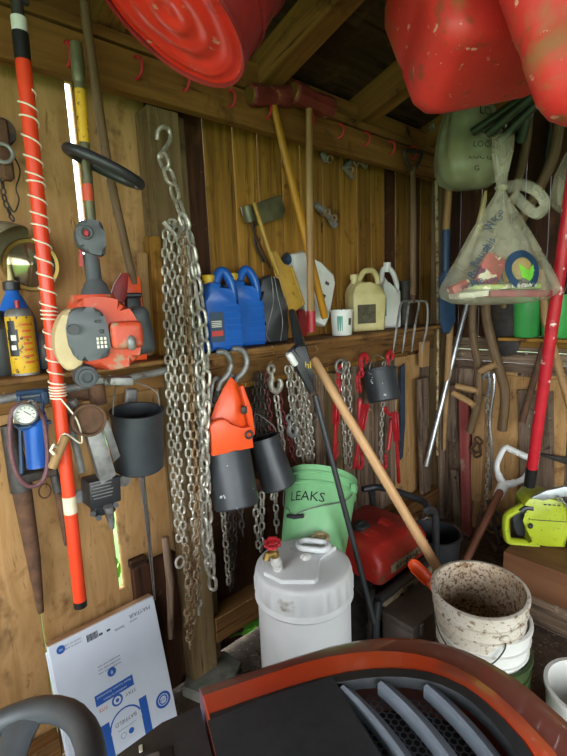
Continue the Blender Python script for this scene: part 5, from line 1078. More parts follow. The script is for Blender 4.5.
for i, (lb, x_, y_, z_, sx, sy, sz, ry, mi) in enumerate((
    ('maroon packet lying flat at the bottom of the clear bag', .045, -.02, .012, .20, .11, .022, 2, 4), ('pale packet lying flat at the bottom left in the clear bag', -.085, -.01, .016, .13, .10, .02, -4, 0),
    ('green packet lying over the maroon one in the clear bag', -.005, -.03, .036, .22, .10, .016, 1, 2), ('red triangular-cornered packet standing in the clear bag', -.04, -.03, .09, .075, .02, .10, 24, 1),
    ('yellow packet standing on the right in the clear bag', .06, .0, .10, .09, .02, .08, -12, 3), ('orange striped packet at the left corner of the clear bag', -.135, -.01, .042, .06, .06, .026, -24, 1))):
    mb = MB(); mb.box(Mb@Matrix.Translation((x_, y_, z_))@Matrix.Rotation(R(ry), 4, 'Y'), sx, sy, sz, .004, 2); single('seed_packet', mb, PKM[mi], lb, 'packet', PG)
# grey green bag behind
c_ = P(468, 182, d=1.95); Mb = frame(c_, x=dv, z=V(.0, 0, 1)); s_ = 1.95/FPX
prof = [(0, -.03), (.08, -.025), (.12, .0), (.14, .04), (.145, .09), (.138, .15), (.12, .22), (.095, .29), (.065, .35), (.03, .40), (.02, .43)]
t, at_ = bag('carrier_bag', 'grey green carrier bag lettered LOCAL hanging under the faded jerry can', None, prof, Mb, BAGG, pleat=.09, flat=.7)
mb = MB()
for s_, dx, dz, sz in (('LO', .035, .25, .05), ('LOCAL', .04, .17, .036), ('LOCALLY', .045, .115, .032), ('LOC Locally', .04, .07, .03), ('G', -.01, .025, .03)): wrap(lambda: mb.text(s_, sz, I4), dx, dz, -.06)
part(t, 'printing', mb, INKK, 'black lettering', angle=80)
mb = MB(); mb.ball(Mb@V(-.04, 0, .09), .08, .06, .09); mb.ball(Mb@V(.05, .01, .06), .07, .05, .07); single('foam_filling', mb, CREAM, 'pale yellow bundle inside the grey green bag', 'bundle', kind='stuff')
c_ = P(570, 210, d=1.7); Mb = frame(c_, x=dv, z=V(0, 0, 1))
bag('carrier_bag', 'pale clear bag mostly cut off by the right edge of the picture', None, [(0, -.01), (.04, -.005), (.06, .02), (.065, .07), (.055, .13), (.03, .19), (.01, .23)], Mb, BAG, pleat=.12, flat=.8)
# ---------- dark green tubes under the roof
TG = 'dark green tubes under the roof'
for (x0, y0, x1, y1, d0, rr_, lb) in ((487, 135, 530, 98, 1.75, .017, 'dark green tube with open pale-rimmed end above the grey bag'), (473, 132, 520, 100, 1.8, .016, 'dark green tube lying leftmost of the bundle above the bags'), (499, 141, 545, 95, 1.78, .018, 'thick dark green tube in the middle of the bundle above the bags'), (521, 141, 535, 85, 1.82, .019, 'dark green tube pointing steeply down right of the bundle')):
    a, b = P(x0, y0, d=d0), P(x1, y1, d=d0-.12); d_ = (b-a).normalized()
    t = thing('green_tube', lb, 'tube', a, TG); mb = MB(); mb.tube([a, a+d_*.02, b+d_*.1], rr_, 14); part(t, 'tube', mb, GTUBE)
    mb = MB(); Me = frame(a-d_*.001, z=d_); mb.ring(Me, rr_*.75, rr_*.22, 18, 6); part(t, 'end_ring', mb, GREYMET if x0 == 487 else GTUBE)
o = P(432, 127, y=1.36); mb = MB(); mb.ring(frame(o, z=(.3, 1, .2)), .012, .006, 16); single('eye_bolt', mb, GREYMET, 'small white ring bolt in the corner beam beside the grey bag', 'ring')
# ---------- right corner: long handled tools
mb = MB(); mb.tube([A(436, 175, 1.36), A(438, 300, 1.37), A(437, 455, 1.38)], .0085, 10); single('steel_rod', mb, pm('flaked_paint_rod', '#b6a680', '#8a6c3a', 40, rough=.6, spots=(('#5c4024', 30, .55, .06),)), 'thin flaking pale rod standing upright in the corner', 'rod')
a, b = A(450, 170, 1.30), A(446, 232, 1.29)
t = thing('blue_shovel', 'shovel with wooden handle and navy blue blade hung blade down in corner', 'shovel', A(446, 335, 1.27))
mb = MB(); mb.tube([A(451, 130, 1.31), a, b], .019, 12); part(t, 'handle', mb, W_HAND)
mb = MB(); mb.tube([b+V(0, 0, .01), A(445, 280, 1.28)], [.022, .021], 12); M, S = LF(A(447, 300, 1.27), .3); f = lambda px, py: ((px-447)*S, -(py-300)*S)
mb.prism([f(*p) for p in ((436, 278), (441, 272), (452, 270), (457, 274), (458, 322), (450, 334), (442, 332), (437, 318))], M, .012, bev=.004); part(t, 'blade', mb, BLUEPAINT)
# scraper with pale handle
a, b = P(484, 200, x=2.42), P(477, 236, x=2.44); t = thing('long_scraper', 'tool with pale cream plastic grip and thin wooden shaft behind the clear bag', 'scraper', P(447, 312, x=2.5))
mb = MB(); mb.tube([a-(b-a)*.25, a, a.lerp(b, .3), a.lerp(b, .8), b], [.006, .014, .013, .020, .021], 12); part(t, 'grip', mb, CREAM)
mb = MB(); mb.tube([b, P(462, 270, x=2.46), P(440, 320, x=2.52)], .014, 10); part(t, 'shaft', mb, W_OLDH)
mb = MB(); mb.tube([P(468, 300, x=2.655), A(426, 466, 1.382)], .0155, 14); single('aluminium_tube', mb, ALU, 'shiny aluminium tube leaning from the clear bag down to the left', 'tube')
mb = MB(); mb.tube([P(451, 310, x=2.52), P(446, 400, x=2.54), P(444, 450, x=2.55)], [.02, .018, .010], 10); single('wooden_stake', mb, W_HAND, 'tan wooden stake standing in the corner beside the flaking rod', 'stake')
SN = 'old curved wooden scythe handles'
def snath(label, pts, rr_, stubs, x=2.5):
    t = thing('scythe_handle', label, 'scythe handle', P(*pts[-1], x=x), SN)
    p = [P(px, py, x=x-.02*(i % 2)) for i, (px, py) in enumerate(pts)]; mb = MB(); mb.tube(curve(p, 7), rr_, 12); part(t, 'shaft', mb, W_OLDH)
    for (x0, y0, x1, y1) in stubs:
        a, b = P(x0, y0, x=x-.03), P(x1, y1, x=x-.06); mb = MB(); mb.tube([a, a.lerp(b, .5), b-(b-a)*.04, b], [.017, .02, .018, .012], 10); mb.ring(frame(a, z=b-a), .02, .005, 14); part(t, 'grip_peg', mb, W_HAND)
snath('curved scythe handle hung nearer the corner with two grip pegs', [(529, 112), (525, 150), (512, 200), (488, 255), (474, 300), (473, 335), (478, 368), (478, 398), (470, 432)], .021, [(478, 391, 455, 386), (474, 405, 452, 392)])
snath('curved scythe handle hung further from the corner with a peg under the bag', [(560, 118), (552, 160), (530, 205), (500, 255), (486, 300), (490, 335), (500, 372), (505, 395), (502, 430)], .025, [(496, 364, 478, 372)])
# black splashed bar, flat shovel blade, brown bars
mb = MB(); mb.tube([P(552, 118, x=2.64), P(540, 205, x=2.64)], .014, 8); single('black_bar', mb, pm('splashed_black', '#1d1c1a', '#2a2724', 20, rough=.5, spots=(('#c9c4b4', 22, .67, .03),)), 'black bar splashed with white paint hanging behind the right bags', 'bar')
M = frame(P(503, 330, x=2.62), x=(0, -1, 0), z=(0, 0, 1)); S = depth(M.translation)/FPX; f = lambda px, py: ((px-503)*S*1.1, -(py-330)*S)
t = thing('shovel_blade', 'dark flat shovel hanging on the right wall below the clear bag', 'shovel', M.translation.copy())
mb = MB(); mb.prism([f(*p) for p in ((487, 280), (520, 285), (519, 340), (515, 353), (506, 357), (492, 350), (487, 335))], M, .012, bev=.004); part(t, 'blade', mb, IRON)
mb = MB(); mb.tube([M@V(.01, -.02, .12), M@V(.01, -.02, .6)], .018, 10); part(t, 'handle', mb, W_OLDH)
mb = MB(); mb.tube([P(548, 330, x=2.63), P(522, 422, x=2.63)], [.016, .019], 12); single('brown_bar', mb, RUST, 'short dark brown bar crossing behind the red pole', 'bar')
mb = MB(); mb.tube([P(541, 270, x=2.44), P(545, 320, x=2.44), P(557, 362, x=2.44), P(574, 420, x=2.44)], [.017, .018, .018, .018], 12); single('tan_handle', mb, W_HAND, 'tan wooden handle slanting down to the right edge behind the red pole', 'handle')
# red pole
a, b = P(577, 150, d=1.50), P(532, 468, d=1.92); d_ = (b-a).normalized()
t = thing('red_pole', 'red pole with worn white scuffs and black end cap leaning at right', 'pole', b)
mb = MB(); mb.tube([a, b], .0215, 14); part(t, 'tube', mb, pm('scuffed_red_tube', '#bb1f2c', '#a51824', 20, rough=.4, spots=(('#dccfc4', 16, .60, .05),)))
mb = MB(); mb.tube([b, b+d_*.085, b+d_*.09], [.0235, .0225, .018], 14); part(t, 'end_cap', mb, BLKTAPE, 'black rubber end cap')
# pails on the short shelf
GP = 'bright green pails on the right shelf'
for px, lb in ((527, 'left of two bright green pails on the right wall shelf'), (556, 'right of two bright green pails on the right wall shelf')):
    o = P(px, 330, x=2.575); o.z = 1.2105; M = Matrix.Translation(o); t = thing('green_pail', lb, 'pail', o, GP)
    mb = MB(); mb.lathe([(0, 0), (.06, 0), (.063, .004), (.072, .2), (.076, .202), (.076, .212), (.068, .212), (.058, .01), (0, .008)], M, 32); part(t, 'body', mb, GREENP)
    mb = MB(); mb.tube(curve([M@V(-.074, 0, .2), M@V(-.04, -.03, .29), M@V(.04, -.03, .29), M@V(.074, 0, .2)], 6), .002, 6); part(t, 'bail', mb, GREYMET)
# ---------- old boards and iron against the right wall
OB = 'old boards standing against the wall in the corner'
def board(label, pts, w_, th, mt, xx=None, yy=None):
    a, b = (P(*pts[0], x=xx), P(*pts[1], x=xx)) if xx else (P(*pts[0], y=yy), P(*pts[1], y=yy))
    mb = MB(); n = V(1, 0, 0) if xx else V(0, 1, 0); z_ = b-a; mb.box(frame((a+b)/2, y=n, z=a-b), w_, th, z_.length, .004, 1); single('old_board', mb, mt, label, 'board', OB)
board('rough grey old board left of the corner with dark bark edge', [(422, 378), (426, 516)], .10, .025, W_GREY, yy=1.42)
board('rough grey old board standing right in the corner', [(443, 405), (444, 516)], .10, .03, W_GREY, yy=1.385)
board('short grey board end hanging beside the snath pegs', [(452, 385), (452, 442)], .06, .02, W_GREY, xx=2.55)
board('worn red painted board standing in the corner', [(464, 400), (467, 535)], .055, .03, W_RED, xx=2.56)
board('round brown fence post standing beside the red board', [(481, 395), (477, 500)], .07, .05, W_HAND, xx=2.60)
board('broad pale weathered board on the right wall behind the red pole', [(535, 390), (537, 500)], .18, .012, W_GREY, xx=2.655)
board('split grey board lying against the wall beside the chain', [(455, 470), (458, 530)], .05, .02, W_GREY, xx=2.6)
t = thing('hanging_chain', 'steel chain hanging on the right wall beside the white shovel grip', 'chain', P(486, 500, x=2.5), None)
mb = MB(); mb.chain(curve([P(487, 398, x=2.5), P(489, 430, x=2.5), P(488, 465, x=2.5), P(486, 505, x=2.5)]), .04, .027, .0042); part(t, 'links', mb, STEEL)
mb = MB(); mb.tube(curve([P(484, 378, x=2.5), P(488, 372, x=2.49), P(490, 382, x=2.49), P(488, 396, x=2.5)], 5), .012, 8); part(t, 'hook', mb, GREYMET)
mb = MB(); mb.tube(curve([P(491, 378, x=2.46), P(494, 374, x=2.46), P(494, 390, x=2.46), P(490, 420, x=2.46), P(492, 450, x=2.46), P(490, 490, x=2.46)], 5), .009, 8); single('steel_hook_bar', mb, CHROME, 'slim shiny hooked bar hanging right of the wall chain', 'hook')
mb = MB(); mb.chain(curve([P(470, 447, x=2.56), P(476, 455, x=2.55), P(480, 450, x=2.55), P(478, 440, x=2.55), P(472, 448, x=2.55)]), .06, .04, .007); single('rusty_shackle_chain', mb, RUST, 'short rusty chain loop on the wall by the brown post', 'chain')
mb = MB(); mb.prism([(-.16, .02), (.02, .03), (.16, .0), (.02, -.008)], frame(P(562, 462, x=2.62), x=(0, -1, 0), z=(0, 0, 1)), .014, bev=.003); single('iron_spur', mb, IRON, 'dark pointed iron spur sticking out on the wall by right edge', 'blade')
for k, (x0, y0, x1, y1, lb) in enumerate(((482, 505, 474, 545, 'rusty bent iron bar on the floor by the red board'), (488, 500, 500, 545, 'dark iron bar leaning behind the brown shovel shaft'), (478, 520, 498, 552, 'rusty rod lying across behind the dirty bucket'))):
    mb = MB(); mb.tube([P(x0, y0, x=2.5), P(x1, y1, x=2.35)], .012, 8); single('iron_bar', mb, RUST if k != 1 else IRON, lb, 'bar', 'iron scrap in the corner')
mb = MB(); mb.ring(frame(P(492, 520, x=2.45), x=(0, 1, .2), y=(.2, .3, 1)), .05, .01, 24, 8); single('iron_ring', mb, IRON, 'dark iron ring lying behind the dirty white bucket', 'ring')
# ---------- shovel with white D grip
a, b = P(503, 486, x=2.36), P(468, 556, x=2.08); d_ = (b-a).normalized()
t = thing('d_grip_shovel', 'shovel with white plastic D grip and brown shaft, leaning by chainsaw', 'shovel', b)
mb = MB(); mb.tube([a-d_*.02, a.lerp(b, .5), b+d_*.25], .0195, 12); part(t, 'shaft', mb, wood('red_brown_handle', '#8f5a42', '#774733', None, sc=50, st=.05, rough=.5))
M = frame(a, z=-d_, y=(P(503, 470, x=2.36)-EYE)); S = depth(a)/FPX
mb = MB(); mb.tube([M@V(0, 0, -.07), M@V(0, 0, .0), M@V(0, 0, .02)], [.0235, .028, .024], 14); Wd = .062
mb.tube(curve([M@V(0, 0, .01), M@V(-.035, 0, .035), M@V(-Wd-.008, 0, .085), M@V(-Wd-.014, 0, .17), M@V(-Wd, 0, .195)], 6), [.02]*8+[.0155]*17, 10, flat=.8)
mb.tube(curve([M@V(0, 0, .01), M@V(.035, 0, .035), M@V(Wd+.008, 0, .085), M@V(Wd+.014, 0, .17), M@V(Wd, 0, .195)], 6), [.02]*8+[.0155]*17, 10, flat=.8)
mb.tube([M@V(-Wd-.008, 0, .19), M@V(Wd+.008, 0, .19)], .0165, 12)
for k in range(8): mb.box(M@Matrix.Translation((-.045+.013*k, 0, .178)), .006, .03, .012, .003)
part(t, 'd_grip', mb, WHITEPL, 'white plastic D grip')
# ---------- crate and chainsaw
xf = 1.97
ztop = P(505, 552, x=xf).z
t = thing('wooden_crate', 'brown panelled crate along the right wall under the lime chainsaw', 'crate', V(2.25, .35, 0))
mb = MB(); mb.box((2.28, .21, ztop/2+.075), .62, 1.08, ztop-.15, .006, 2); part(t, 'body', mb, BROWNBOX)
mb = MB(); mb.box((2.29, .21, .075), .58, 1.04, .15, .006, 2); part(t, 'base', mb, W_GREY, 'greyish lower base')
o = P(533, 545, x=2.12); o.z = ztop; M, S = LF(o, .75); 
S = depth(o)/FPX
f = lambda px, py: ((px-533)*S, -(py-547)*S*1.03)
t = thing('chainsaw', 'lime green chainsaw with muddy spots sitting on the brown crate', 'chainsaw', o)
mb = MB(); mb.prism([f(*p) for p in ((527, 545), (525, 520), (521, 505), (526, 498), (540, 496), (556, 499), (561, 505), (562, 530), (561, 546), (545, 547))], M@Matrix.Translation((0, .05, 0)), .15, bev=.018); part(t, 'housing', mb, LIME)
mb = MB(); mb.tube(curve([M@V(f(*p)[0], 0, f(*p)[1]) for p in ((530, 506), (520, 510), (509, 518), (507, 526), (508, 538), (511, 545), (522, 546), (538, 546))], 6), .0165, 10, flat=1.3); part(t, 'rear_handle', mb, LIME)
mb = MB(); mb.prism([f(*p) for p in ((514, 523), (524, 512), (531, 512), (532, 520), (526, 528), (530, 542), (520, 542), (516, 534))], M@Matrix.Translation((0, .04, 0)), .03, bev=.004); mb.tube(curve([M@V(f(*p)[0], -.02, f(*p)[1]) for p in ((519, 512), (524, 508), (530, 508))], 4), .012, 8); mb.ball(M@V(f(528, 525)[0], -.03, f(528, 525)[1]), .016, .01, .013); part(t, 'trigger', mb, BLACKPL, 'black trigger and seal')
mb = MB(); mb.prism([f(*p) for p in ((561, 505), (567, 507), (578, 520), (578, 546), (562, 546))], M@Matrix.Translation((0, .05, 0)), .16, bev=.01); part(t, 'clutch_cover', mb, BLACKPL, 'black front cover')
mb = MB(); mb.prism([f(*p) for p in ((527, 497), (540, 489), (556, 484), (564, 485), (572, 500), (568, 502), (561, 492), (550, 494), (538, 499))], M@Matrix.Translation((0, -.02, .0)), .02, bev=.004); part(t, 'hand_guard', mb, SAWBAR, 'silver hand guard')
mb = MB(); mb.chain(curve([M@V(f(*p)[0], -.05, f(*p)[1]) for p in ((549, 493), (555, 498), (560, 503), (566, 506), (574, 512))], 5), .03, .02, .0035); part(t, 'saw_chain', mb, GREYMET)
mb = MB()
for k in range(4): mb.box(M@Matrix.Translation((f(540+4*k, 503)[0], -.0265, f(540+4*k, 503)[1])), .012, .002, .006, .001)
mb.box(M@Matrix.Translation((f(545, 519)[0], -.0262, f(545, 519)[1])), .15, .002, .003, 0); part(t, 'badge', mb, BLACKPL)
# white pail and dark bin at lower right edge
o = P(592, 700, z=.2); o.z = 0
t = thing('white_pail', 'white pail on the floor at the lower right corner below the crate', 'pail', o); M = Matrix.Translation(o)
mb = MB(); mb.lathe([(0, 0), (.11, 0), (.115, .005), (.125, .22), (.132, .222), (.132, .235), (.12, .235), (.11, .012), (0, .01)], M, 40); part(t, 'body', mb, WHITEPL)
mb = MB(); mb.tube(curve([M@V(-.13, 0, .22), M@V(-.09, -.09, .16), M@V(0, -.137, .13), M@V(.09, -.09, .16), M@V(.13, 0, .22)], 5), .0025, 6); part(t, 'bail', mb, IRON)
# plant and stone by the drum
o = P(213, 670, z=.03)
mb = MB(); Ms = frame(V(o.x, o.y, .012), x=(.9, .44, 0), z=(0, 0, 1)); mb.prism([(-.11, -.07), (.06, -.10), (.10, .0), (.07, .09), (-.06, .11), (-.12, .04)], Ms@Matrix.Rotation(R(90), 4, 'X'), .05, bev=.008); single('stone_slab', mb, STONE, 'flat grey stone lying at the foot of the post', 'stone')
o = P(247, 632, z=.03); t = thing('green_weed', 'small green leafy weed growing beside the white drum', 'weed', V(o.x, o.y, 0))
for k in range(11):
    a_ = random.uniform(0, 6.28); c_ = V(o.x+random.uniform(-.07, .07), o.y+random.uniform(-.04, .04), .03+random.random()*.04); L_ = random.uniform(.06, .10)
    Ml = rotm(c_, random.uniform(-20, 20), random.uniform(-30, 10), math.degrees(a_)); mb = MB()
    mb.loft([[Ml@V(x_*L_, y_*L_*.3, z_*L_*.25+dz) for x_, y_, z_ in ((0, 0, 0), (.3, .8, .2), (.7, .7, .25), (1, 0, .1), (.7, -.7, .25), (.3, -.8, .2))] for dz in (0, .0012)]); part(t, 'leaf', mb, LEAF)
mb = MB()
for k in range(260):
    x_, y_ = random.uniform(.80, 1.35), random.uniform(.95, 1.36); M_ = rotm(V(x_, y_, .012+random.random()*.012), random.uniform(-25, 25), random.uniform(-25, 25), random.uniform(0, 180)); mb.box(M_, random.uniform(.015, .04), random.uniform(.008, .018), .005, .001)
single('bark_chips', mb, pm('bark_chip', '#5e4a3c', '#3a2d25', 30, rough=.9, var=.5), 'dark bark chips scattered on the dirt floor around the drum', 'bark chips', kind='stuff')
# ---------- flattened carton leaning against the plywood
p0, p1 = P(51, 655, y=1.43), P(153, 598, y=1.43); xb0, xb1 = p0.x, p1.x
w_ = .345; x0 = .288; tilt = 14
hgt = .45; M = Matrix.Translation((x0+w_/2, 1.315, .005))@Matrix.Rotation(R(-tilt), 4, 'X')@Matrix.Rotation(R(0), 4, 'Y')
t = thing('carton', 'flattened white cardboard carton with blue printing leaning on the plywood', 'carton', M.translation.copy())
mb = MB(); mb.box(M@Matrix.Translation((0, 0, hgt/2)), w_, .022, hgt, .002, 1); mb.box(M@Matrix.Translation((-.006, .016, hgt/2-.012)), w_*.99, .01, hgt*.96, .002, 1)
part(t, 'panel', mb, CARD)
mb = MB(); mb.box(M@Matrix.Translation((0, .012, hgt+.0005)), w_*.995, .03, .003, .001); part(t, 'edge', mb, CARDB, 'brown cut edge')
mb = MB(); Mf = M@Matrix.Translation((0, -.0117, 0))@Matrix.Rotation(R(90), 4, 'X')   # x across, y up the sheet
U_ = lambda x, y, r_=180: Mf@Matrix.Translation((x, y, 0.0004))@Matrix.Rotation(R(r_), 4, 'Z')
def disc(x, y, r_, mi, dz=0., a0=0, a1=360, n=26, r0=0):
    ps = [(r_*math.cos(R(a0+(a1-a0)*i/n)), r_*math.sin(R(a0+(a1-a0)*i/n))) for i in range(n+1)]
    if r0: ps += [(r0*math.cos(R(a0+(a1-a0)*i/n)), r0*math.sin(R(a0+(a1-a0)*i/n))) for i in range(n, -1, -1)]
    if r0:
        k = n+1; mb.add([Mf@V(x+p[0], y+p[1], .0004+dz) for p in ps], [[i, i+1, 2*k-2-i, 2*k-1-i] for i in range(n)], None, mi)
    else: mb.add([Mf@V(x+p[0], y+p[1], .0004+dz) for p in ps], [list(range(len(ps)))], None, mi)
def rect(x, y, a, b_, mi, r_=0, dz=0.): mb.poly([(-a/2, -b_/2), (a/2, -b_/2), (a/2, b_/2), (-a/2, b_/2)], Mf@Matrix.Translation((x, y, .0004+dz))@Matrix.Rotation(R(r_), 4, 'Z'), mi)
T_ = hgt
mb.text('MAYFAIR', .019, U_(.115, T_-.028), 1); mb.text('bayfield', .009, U_(.09, T_-.045), 1); mb.text('bemis', .014, U_(.04, T_-.048), 1)
disc(-.14, T_-.022, .0125, 0); mb.text('m', .014, Mf@Matrix.Translation((-.14, T_-.022, .001)), 2)
for k in range(2): mb.text('recycle me today', .0075, U_(-.105, T_-.018-.010*k), 1)
for k in range(9): rect(-.062+.004*k, T_-.03, .0022 if k % 3 else .003, .022, 1)
for k, xx in enumerate((-.02, .005)): rect(xx, T_-.036, .012, .007, 1)
for k in range(3): mb.text('assembled with care', .009, U_(-.012, T_-.13-.011*k), 1)
disc(-.01, T_-.165, .014, 0); mb.text('8', .016, Mf@Matrix.Translation((-.01, T_-.167, .001)), 2)
rect(-.012, T_-.225, .125, .034, 0, 0); mb.text('Never Loosens Guaranteed', .010, U_(-.012, T_-.218).__matmul__(Matrix.Translation((0, 0, .0006))), 2); mb.text('installation hardware', .009, U_(-.012, T_-.233)@Matrix.Translation((0, 0, .0006)), 2)
mb.text('STAY', .015, U_(.035, T_-.258), 1); mb.text('TITE', .015, U_(-.055, T_-.258), 3); disc(-.010, T_-.258, .018, 0); disc(-.010, T_-.258, .012, 2, .0004); disc(-.010, T_-.258, .006, 0, .0008)
rect(-.062, T_-.37, .03, .13, 0); rect(.068, T_-.355, .026, .12, 0); rect(.0, T_-.43, .13, .03, 0)
disc(.004, T_-.345, .052, 2, .0004); disc(.004, T_-.345, .055, 0, .0006, 20, 175, 24, .050); mb.text('BAYFIELD', .017, U_(.004, T_-.33)@Matrix.Translation((0, 0, .001)), 1); mb.text('round + enameled', .008, U_(.004, T_-.352)@Matrix.Translation((0, 0, .001)), 1)
disc(.014, T_-.372, .009, 0, .0009); disc(-.012, T_-.372, .009, 1, .0009, 0, 360, 20, .0078)
disc(.135, T_-.345, .027, 0, 0, 0, 360, 26, .019); disc(.135, T_-.345, .016, 0, 0, 0, 360, 26, .012); mb.text('USA', .014, U_(.135, T_-.345), 0)
part(t, 'printing', mb, [BLUEINK, DKINK, CARD, ORINK], 'blue and grey printing', angle=30)
for xx, y0_, y1_ in ((.01, .28, .46), (.1, .1, .44), (.03, .3, .45)):
    pass
# ---------- lawn tractor
AX = V(math.cos(R(-22)), math.sin(R(-22)), 0); NX = V(-AX.y, AX.x, 0); NC = .43
TM = Matrix((AX, NX, V(0, 0, 1))).transposed().to_4x4(); TM.translation = NX*NC
t = thing('lawn_tractor', 'orange lawn tractor with black louvred hood top parked across the foreground', 'tractor', TM.translation.copy())
def outline(w_, tf, tb, ex=2.6, n=22):
    """plan outline: straight sides, rounded nose; x forward, y to the wall side"""
    ts = tf-.34; o_ = [(tb, -w_)]+[(tb+(ts-tb)*i/6, -w_) for i in range(1, 6)]
    for i in range(n+1):
        a_ = -math.pi/2+math.pi*i/n; c_, s_ = math.cos(a_), math.sin(a_)
        o_.append((ts+(tf-ts)*abs(c_)**(2/ex), w_*math.copysign(abs(s_)**(2/ex), s_)))
    return o_+[(tb+(ts-tb)*i/6, w_) for i in range(5, -1, -1)]
TB = .085
def ringz(w_, tf, z, crown=.0, tb=TB, drop=.0): return [TM@V(x, y, z+.032-drop*max(0, (x-.25)/.4)**2+crown*(1-(y/.31)**2)) for x, y in outline(w_, tf, tb)]
mb = MB(); mb.loft([ringz(.255, .600, .42), ringz(.268, .615, .60), ringz(.270, .618, .70, 0, TB, .02), ringz(.268, .606, .755, 0, TB, .02), ringz(.262, .596, .779, 0, TB, .016), ringz(.25, .572, .787, .002, TB, .015), ringz(.222, .517, .796, .003, TB, .012)], cap=False)
mb.add([TM@V(TB, -.25, .42), TM@V(TB, .25, .42), TM@V(TB, .22, .807), TM@V(TB, -.22, .807)], [[0, 1, 2, 3]]); part(t, 'hood', mb, HOODRED, angle=50)
mb = MB(); mb.loft([ringz(.2225, .518, .795, .003, TB, .012), ringz(.221, .515, .800, .004, TB, .012), ringz(.176, .482, .807, .006, TB, .012), ringz(.174, .479, .803, .006, TB, .012)], cap=False); part(t, 'hood_stripe', mb, HOODOR, 'bright orange band', angle=50)
mb = MB(); mb.loft([ringz(.1745, .480, .803, .006, TB, .012), ringz(.173, .478, .809, .006, TB, .012), ringz(.154, .455, .812, .008, TB, .012), ringz(.152, .452, .795, .008, TB, .012)], cap=False)
# smooth black plate on the rear part of the hood top
def tz(x, y, base): return base+.032-.012*max(0, (x-.25)/.4)**2+.010*(1-(y/.31)**2)
pl = [(TB-.005+.0225*i, -.158+.316*j/12) for i in range(10) for j in range(13)]
mb.add([TM@V(x, y, tz(x, y, .811)+.004*math.sin(math.pi*min(1, (x-TB)/.18))) for x, y in pl], [[i*13+j, (i+1)*13+j, (i+1)*13+j+1, i*13+j+1] for i in range(9) for j in range(12)])
mb.add([TM@V(TB-.005+.2025, -.158+.316*j/12, tz(TB+.1975, -.158+.316*j/12, .811)-dz) for dz in (0, .04) for j in range(13)], [[j, 13+j, 14+j, j+1] for j in range(12)])
part(t, 'hood_top', mb, HOODBLK, 'black plastic hood top', angle=50)
mb = MB(); px_ = [(x, y) for x, y in outline(.156, .458, .27)]; mb.add([TM@V(x, y, .784) for x, y in px_], [list(range(len(px_)))]); part(t, 'vent_well', mb, BLACKPL)
def inside(x, y, w_=.15, tf=.448):
    if abs(y) > w_: return False
    ts = tf-.34; return x < ts or (x-ts)/(tf-ts) < 1 and ((x-ts)/(tf-ts))**2.6+(abs(y)/w_)**2.6 < 1
mb = MB(); hx_ = .0115
for i in range(22):
    for j in range(36):
        x = .285+hx_*math.sqrt(3)*.5*2*i*.5+.0; y = -.155+hx_*(j+.5*(i % 2))*1.0
        if not inside(x, y): continue
        c_ = TM@V(x, y, tz(x, y, .778)); vs = []
        for rr_ in (.0066, .0050):
            for k in range(6): a_ = math.pi/3*k+math.pi/6; vs.append(c_+TM.to_3x3()@V(math.sin(a_)*rr_*1.0, math.cos(a_)*rr_*1.0, 0))
        mb.add(vs, [[k, (k+1) % 6, 6+(k+1) % 6, 6+k] for k in range(6)], None)
part(t, 'grille_mesh', mb, HOODGRY, kind='stuff')
for x, wt in ((.305, .026), (.36, .028), (.415, .028)):
    mb = MB(); ts = .448-.34; lim = .15*(max(0, 1-(max(0, x-ts)/.34)**2.6))**(1/2.6); ys = [-lim+2*lim*i/16 for i in range(17)]; rings = []
    for y in ys:
        bow = .028*(1-(y/.16)**2)-.016; zz = tz(x, y, .811); xx = x+bow
        rings.append([TM@V(xx-wt/2, y, zz-.022), TM@V(xx-wt/2, y, zz-.002), TM@V(xx-wt/2+.006, y, zz+.001), TM@V(xx+wt/2-.004, y, zz-.012), TM@V(xx+wt/2, y, zz-.026)])
    mb.loft(rings); part(t, 'louvre', mb, HOODGRY)
# dash and steering
mb = MB(); prof_ = [(-.30, .44), (-.30, .60), (-.20, .66), (-.12, .725), (-.05, .768), (.02, .798), (TB-.004, .805), (TB-.004, .44)]
rings = []
for y, s_ in ((-.25, .94), (-.24, .985), (-.2, 1), (0, 1.01), (.2, 1), (.24, .985), (.25, .94)): rings.append([TM@V(x, y, .44+(z-.44)*s_) for x, z in prof_])
mb.loft(rings); part(t, 'dash', mb, HOODBLK, angle=35)
mb = MB(); mb.box(TM@Matrix.Translation((.0, .175, .797)), .06, .028, .012, .004, 2); part(t, 'dash_switch', mb, BLACKPL)
mb = MB(); mb.box(TM@Matrix.Translation((.0, .175, .805)), .02, .01, .006, .002, 2); part(t, 'switch_tip', mb, GREYMET, 'metal switch tip')
mb = MB(); mb.box(TM@Matrix.Translation((-.05, .20, .772))@Matrix.Rotation(R(-14), 4, 'Y'), .10, .02, .006, .002); part(t, 'throttle_slot', mb, BLACKPL); mb = MB(); mb.box(TM@Matrix.Translation((-.06, .215, .764))@Matrix.Rotation(R(-14), 4, 'Y'), .07, .008, .004, .001); mb.box(TM@Matrix.Translation((-.015, .215, .785))@Matrix.Rotation(R(-14), 4, 'Y'), .006, .012, .003, .001); part(t, 'throttle_mark', mb, LABELW, 'white throttle mark')
sc_ = TM@V(-.213, 0.0, .925); Ms = frame(sc_, y=NX, z=AX*-.42+V(0, 0, .91)); RW = .172
mb = MB(); mb.tube([Ms@V(RW*math.cos(q), RW*math.sin(q), 0) for q in [2*math.pi*i/48 for i in range(48)]], .0148, 14, closed=True, up=Ms.to_3x3()@V(0, 0, 1)); part(t, 'steering_rim', mb, WHEELK)
mb = MB()
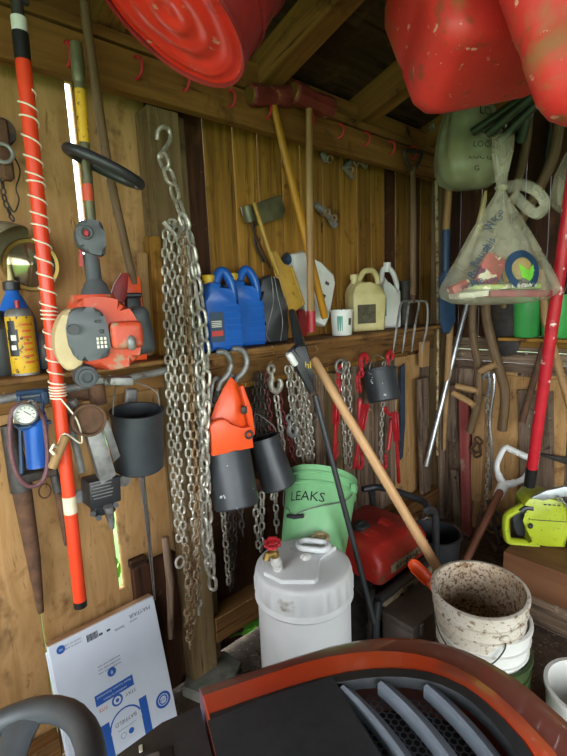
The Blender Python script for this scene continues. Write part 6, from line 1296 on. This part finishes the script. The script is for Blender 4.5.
for a_ in (62, 180, 298):
    d_ = Ms.to_3x3()@V(math.cos(R(a_)), math.sin(R(a_)), 0); n_ = Ms.to_3x3()@V(0, 0, 1); sd = n_.cross(d_)
    rings = []
    for f_, wd, th, dz in ((.03, .034, .012, -.03), (.09, .026, .009, -.022), (.14, .024, .009, -.008), (.166, .034, .008, 0)):
        o_ = sc_+d_*f_+n_*dz; rings.append([o_+sd*(wd*math.cos(q))+n_*(th*math.sin(q)) for q in [2*math.pi*i/12 for i in range(12)]])
    mb.loft(rings)
part(t, 'steering_spoke', mb, WHEELK)
mb = MB(); mb.lathe([(0, -.06), (.05, -.055), (.055, -.03), (.045, -.008), (.0, -.004)], Ms, 28); mb.tube([Ms@V(0, 0, -.05), TM@V(-.2, 0, .66)], .03, 14); part(t, 'steering_hub', mb, BLACKPL)
# chassis, wheels
mb = MB(); mb.box(TM@Matrix.Translation((-.2, 0, .33)), 1.5, .34, .16, .01, 2); part(t, 'chassis', mb, IRON)
for s_ in (-1, 1):
    for xx, rr_, ww, yy in ((.33, .17, .12, .26), (-.85, .24, .2, .28)):
        Mw = TM@Matrix.Translation((xx, s_*yy, rr_))@Matrix.Rotation(R(90), 4, 'X'); mb = MB()
        mb.lathe([(rr_*.55, -ww/2), (rr_*.85, -ww/2), (rr_*.97, -ww*.38), (rr_, -ww*.2), (rr_, ww*.2), (rr_*.97, ww*.38), (rr_*.85, ww/2), (rr_*.55, ww/2)], Mw, 36); wh = part(t, 'tyre', mb, TYRE)
        mb = MB(); mb.lathe([(0, -ww*.3), (rr_*.3, -ww*.35), (rr_*.55, -ww*.48), (rr_*.55, ww*.48), (rr_*.3, ww*.35), (0, ww*.3)], Mw, 28); part(wh, 'wheel_disc', mb, HOODOR)
mb = MB(); mb.box(TM@Matrix.Translation((-.78, 0, .5)), .5, .5, .18, .05, 3); part(t, 'seat_deck', mb, HOODRED)
mb = MB(); mb.box(TM@Matrix.Translation((-.75, 0, .63)), .4, .42, .09, .035, 3); mb.box(TM@Matrix.Translation((-.97, 0, .82))@Matrix.Rotation(R(-12), 4, 'Y'), .09, .42, .38, .04, 3); part(t, 'seat', mb, BLACKPL)
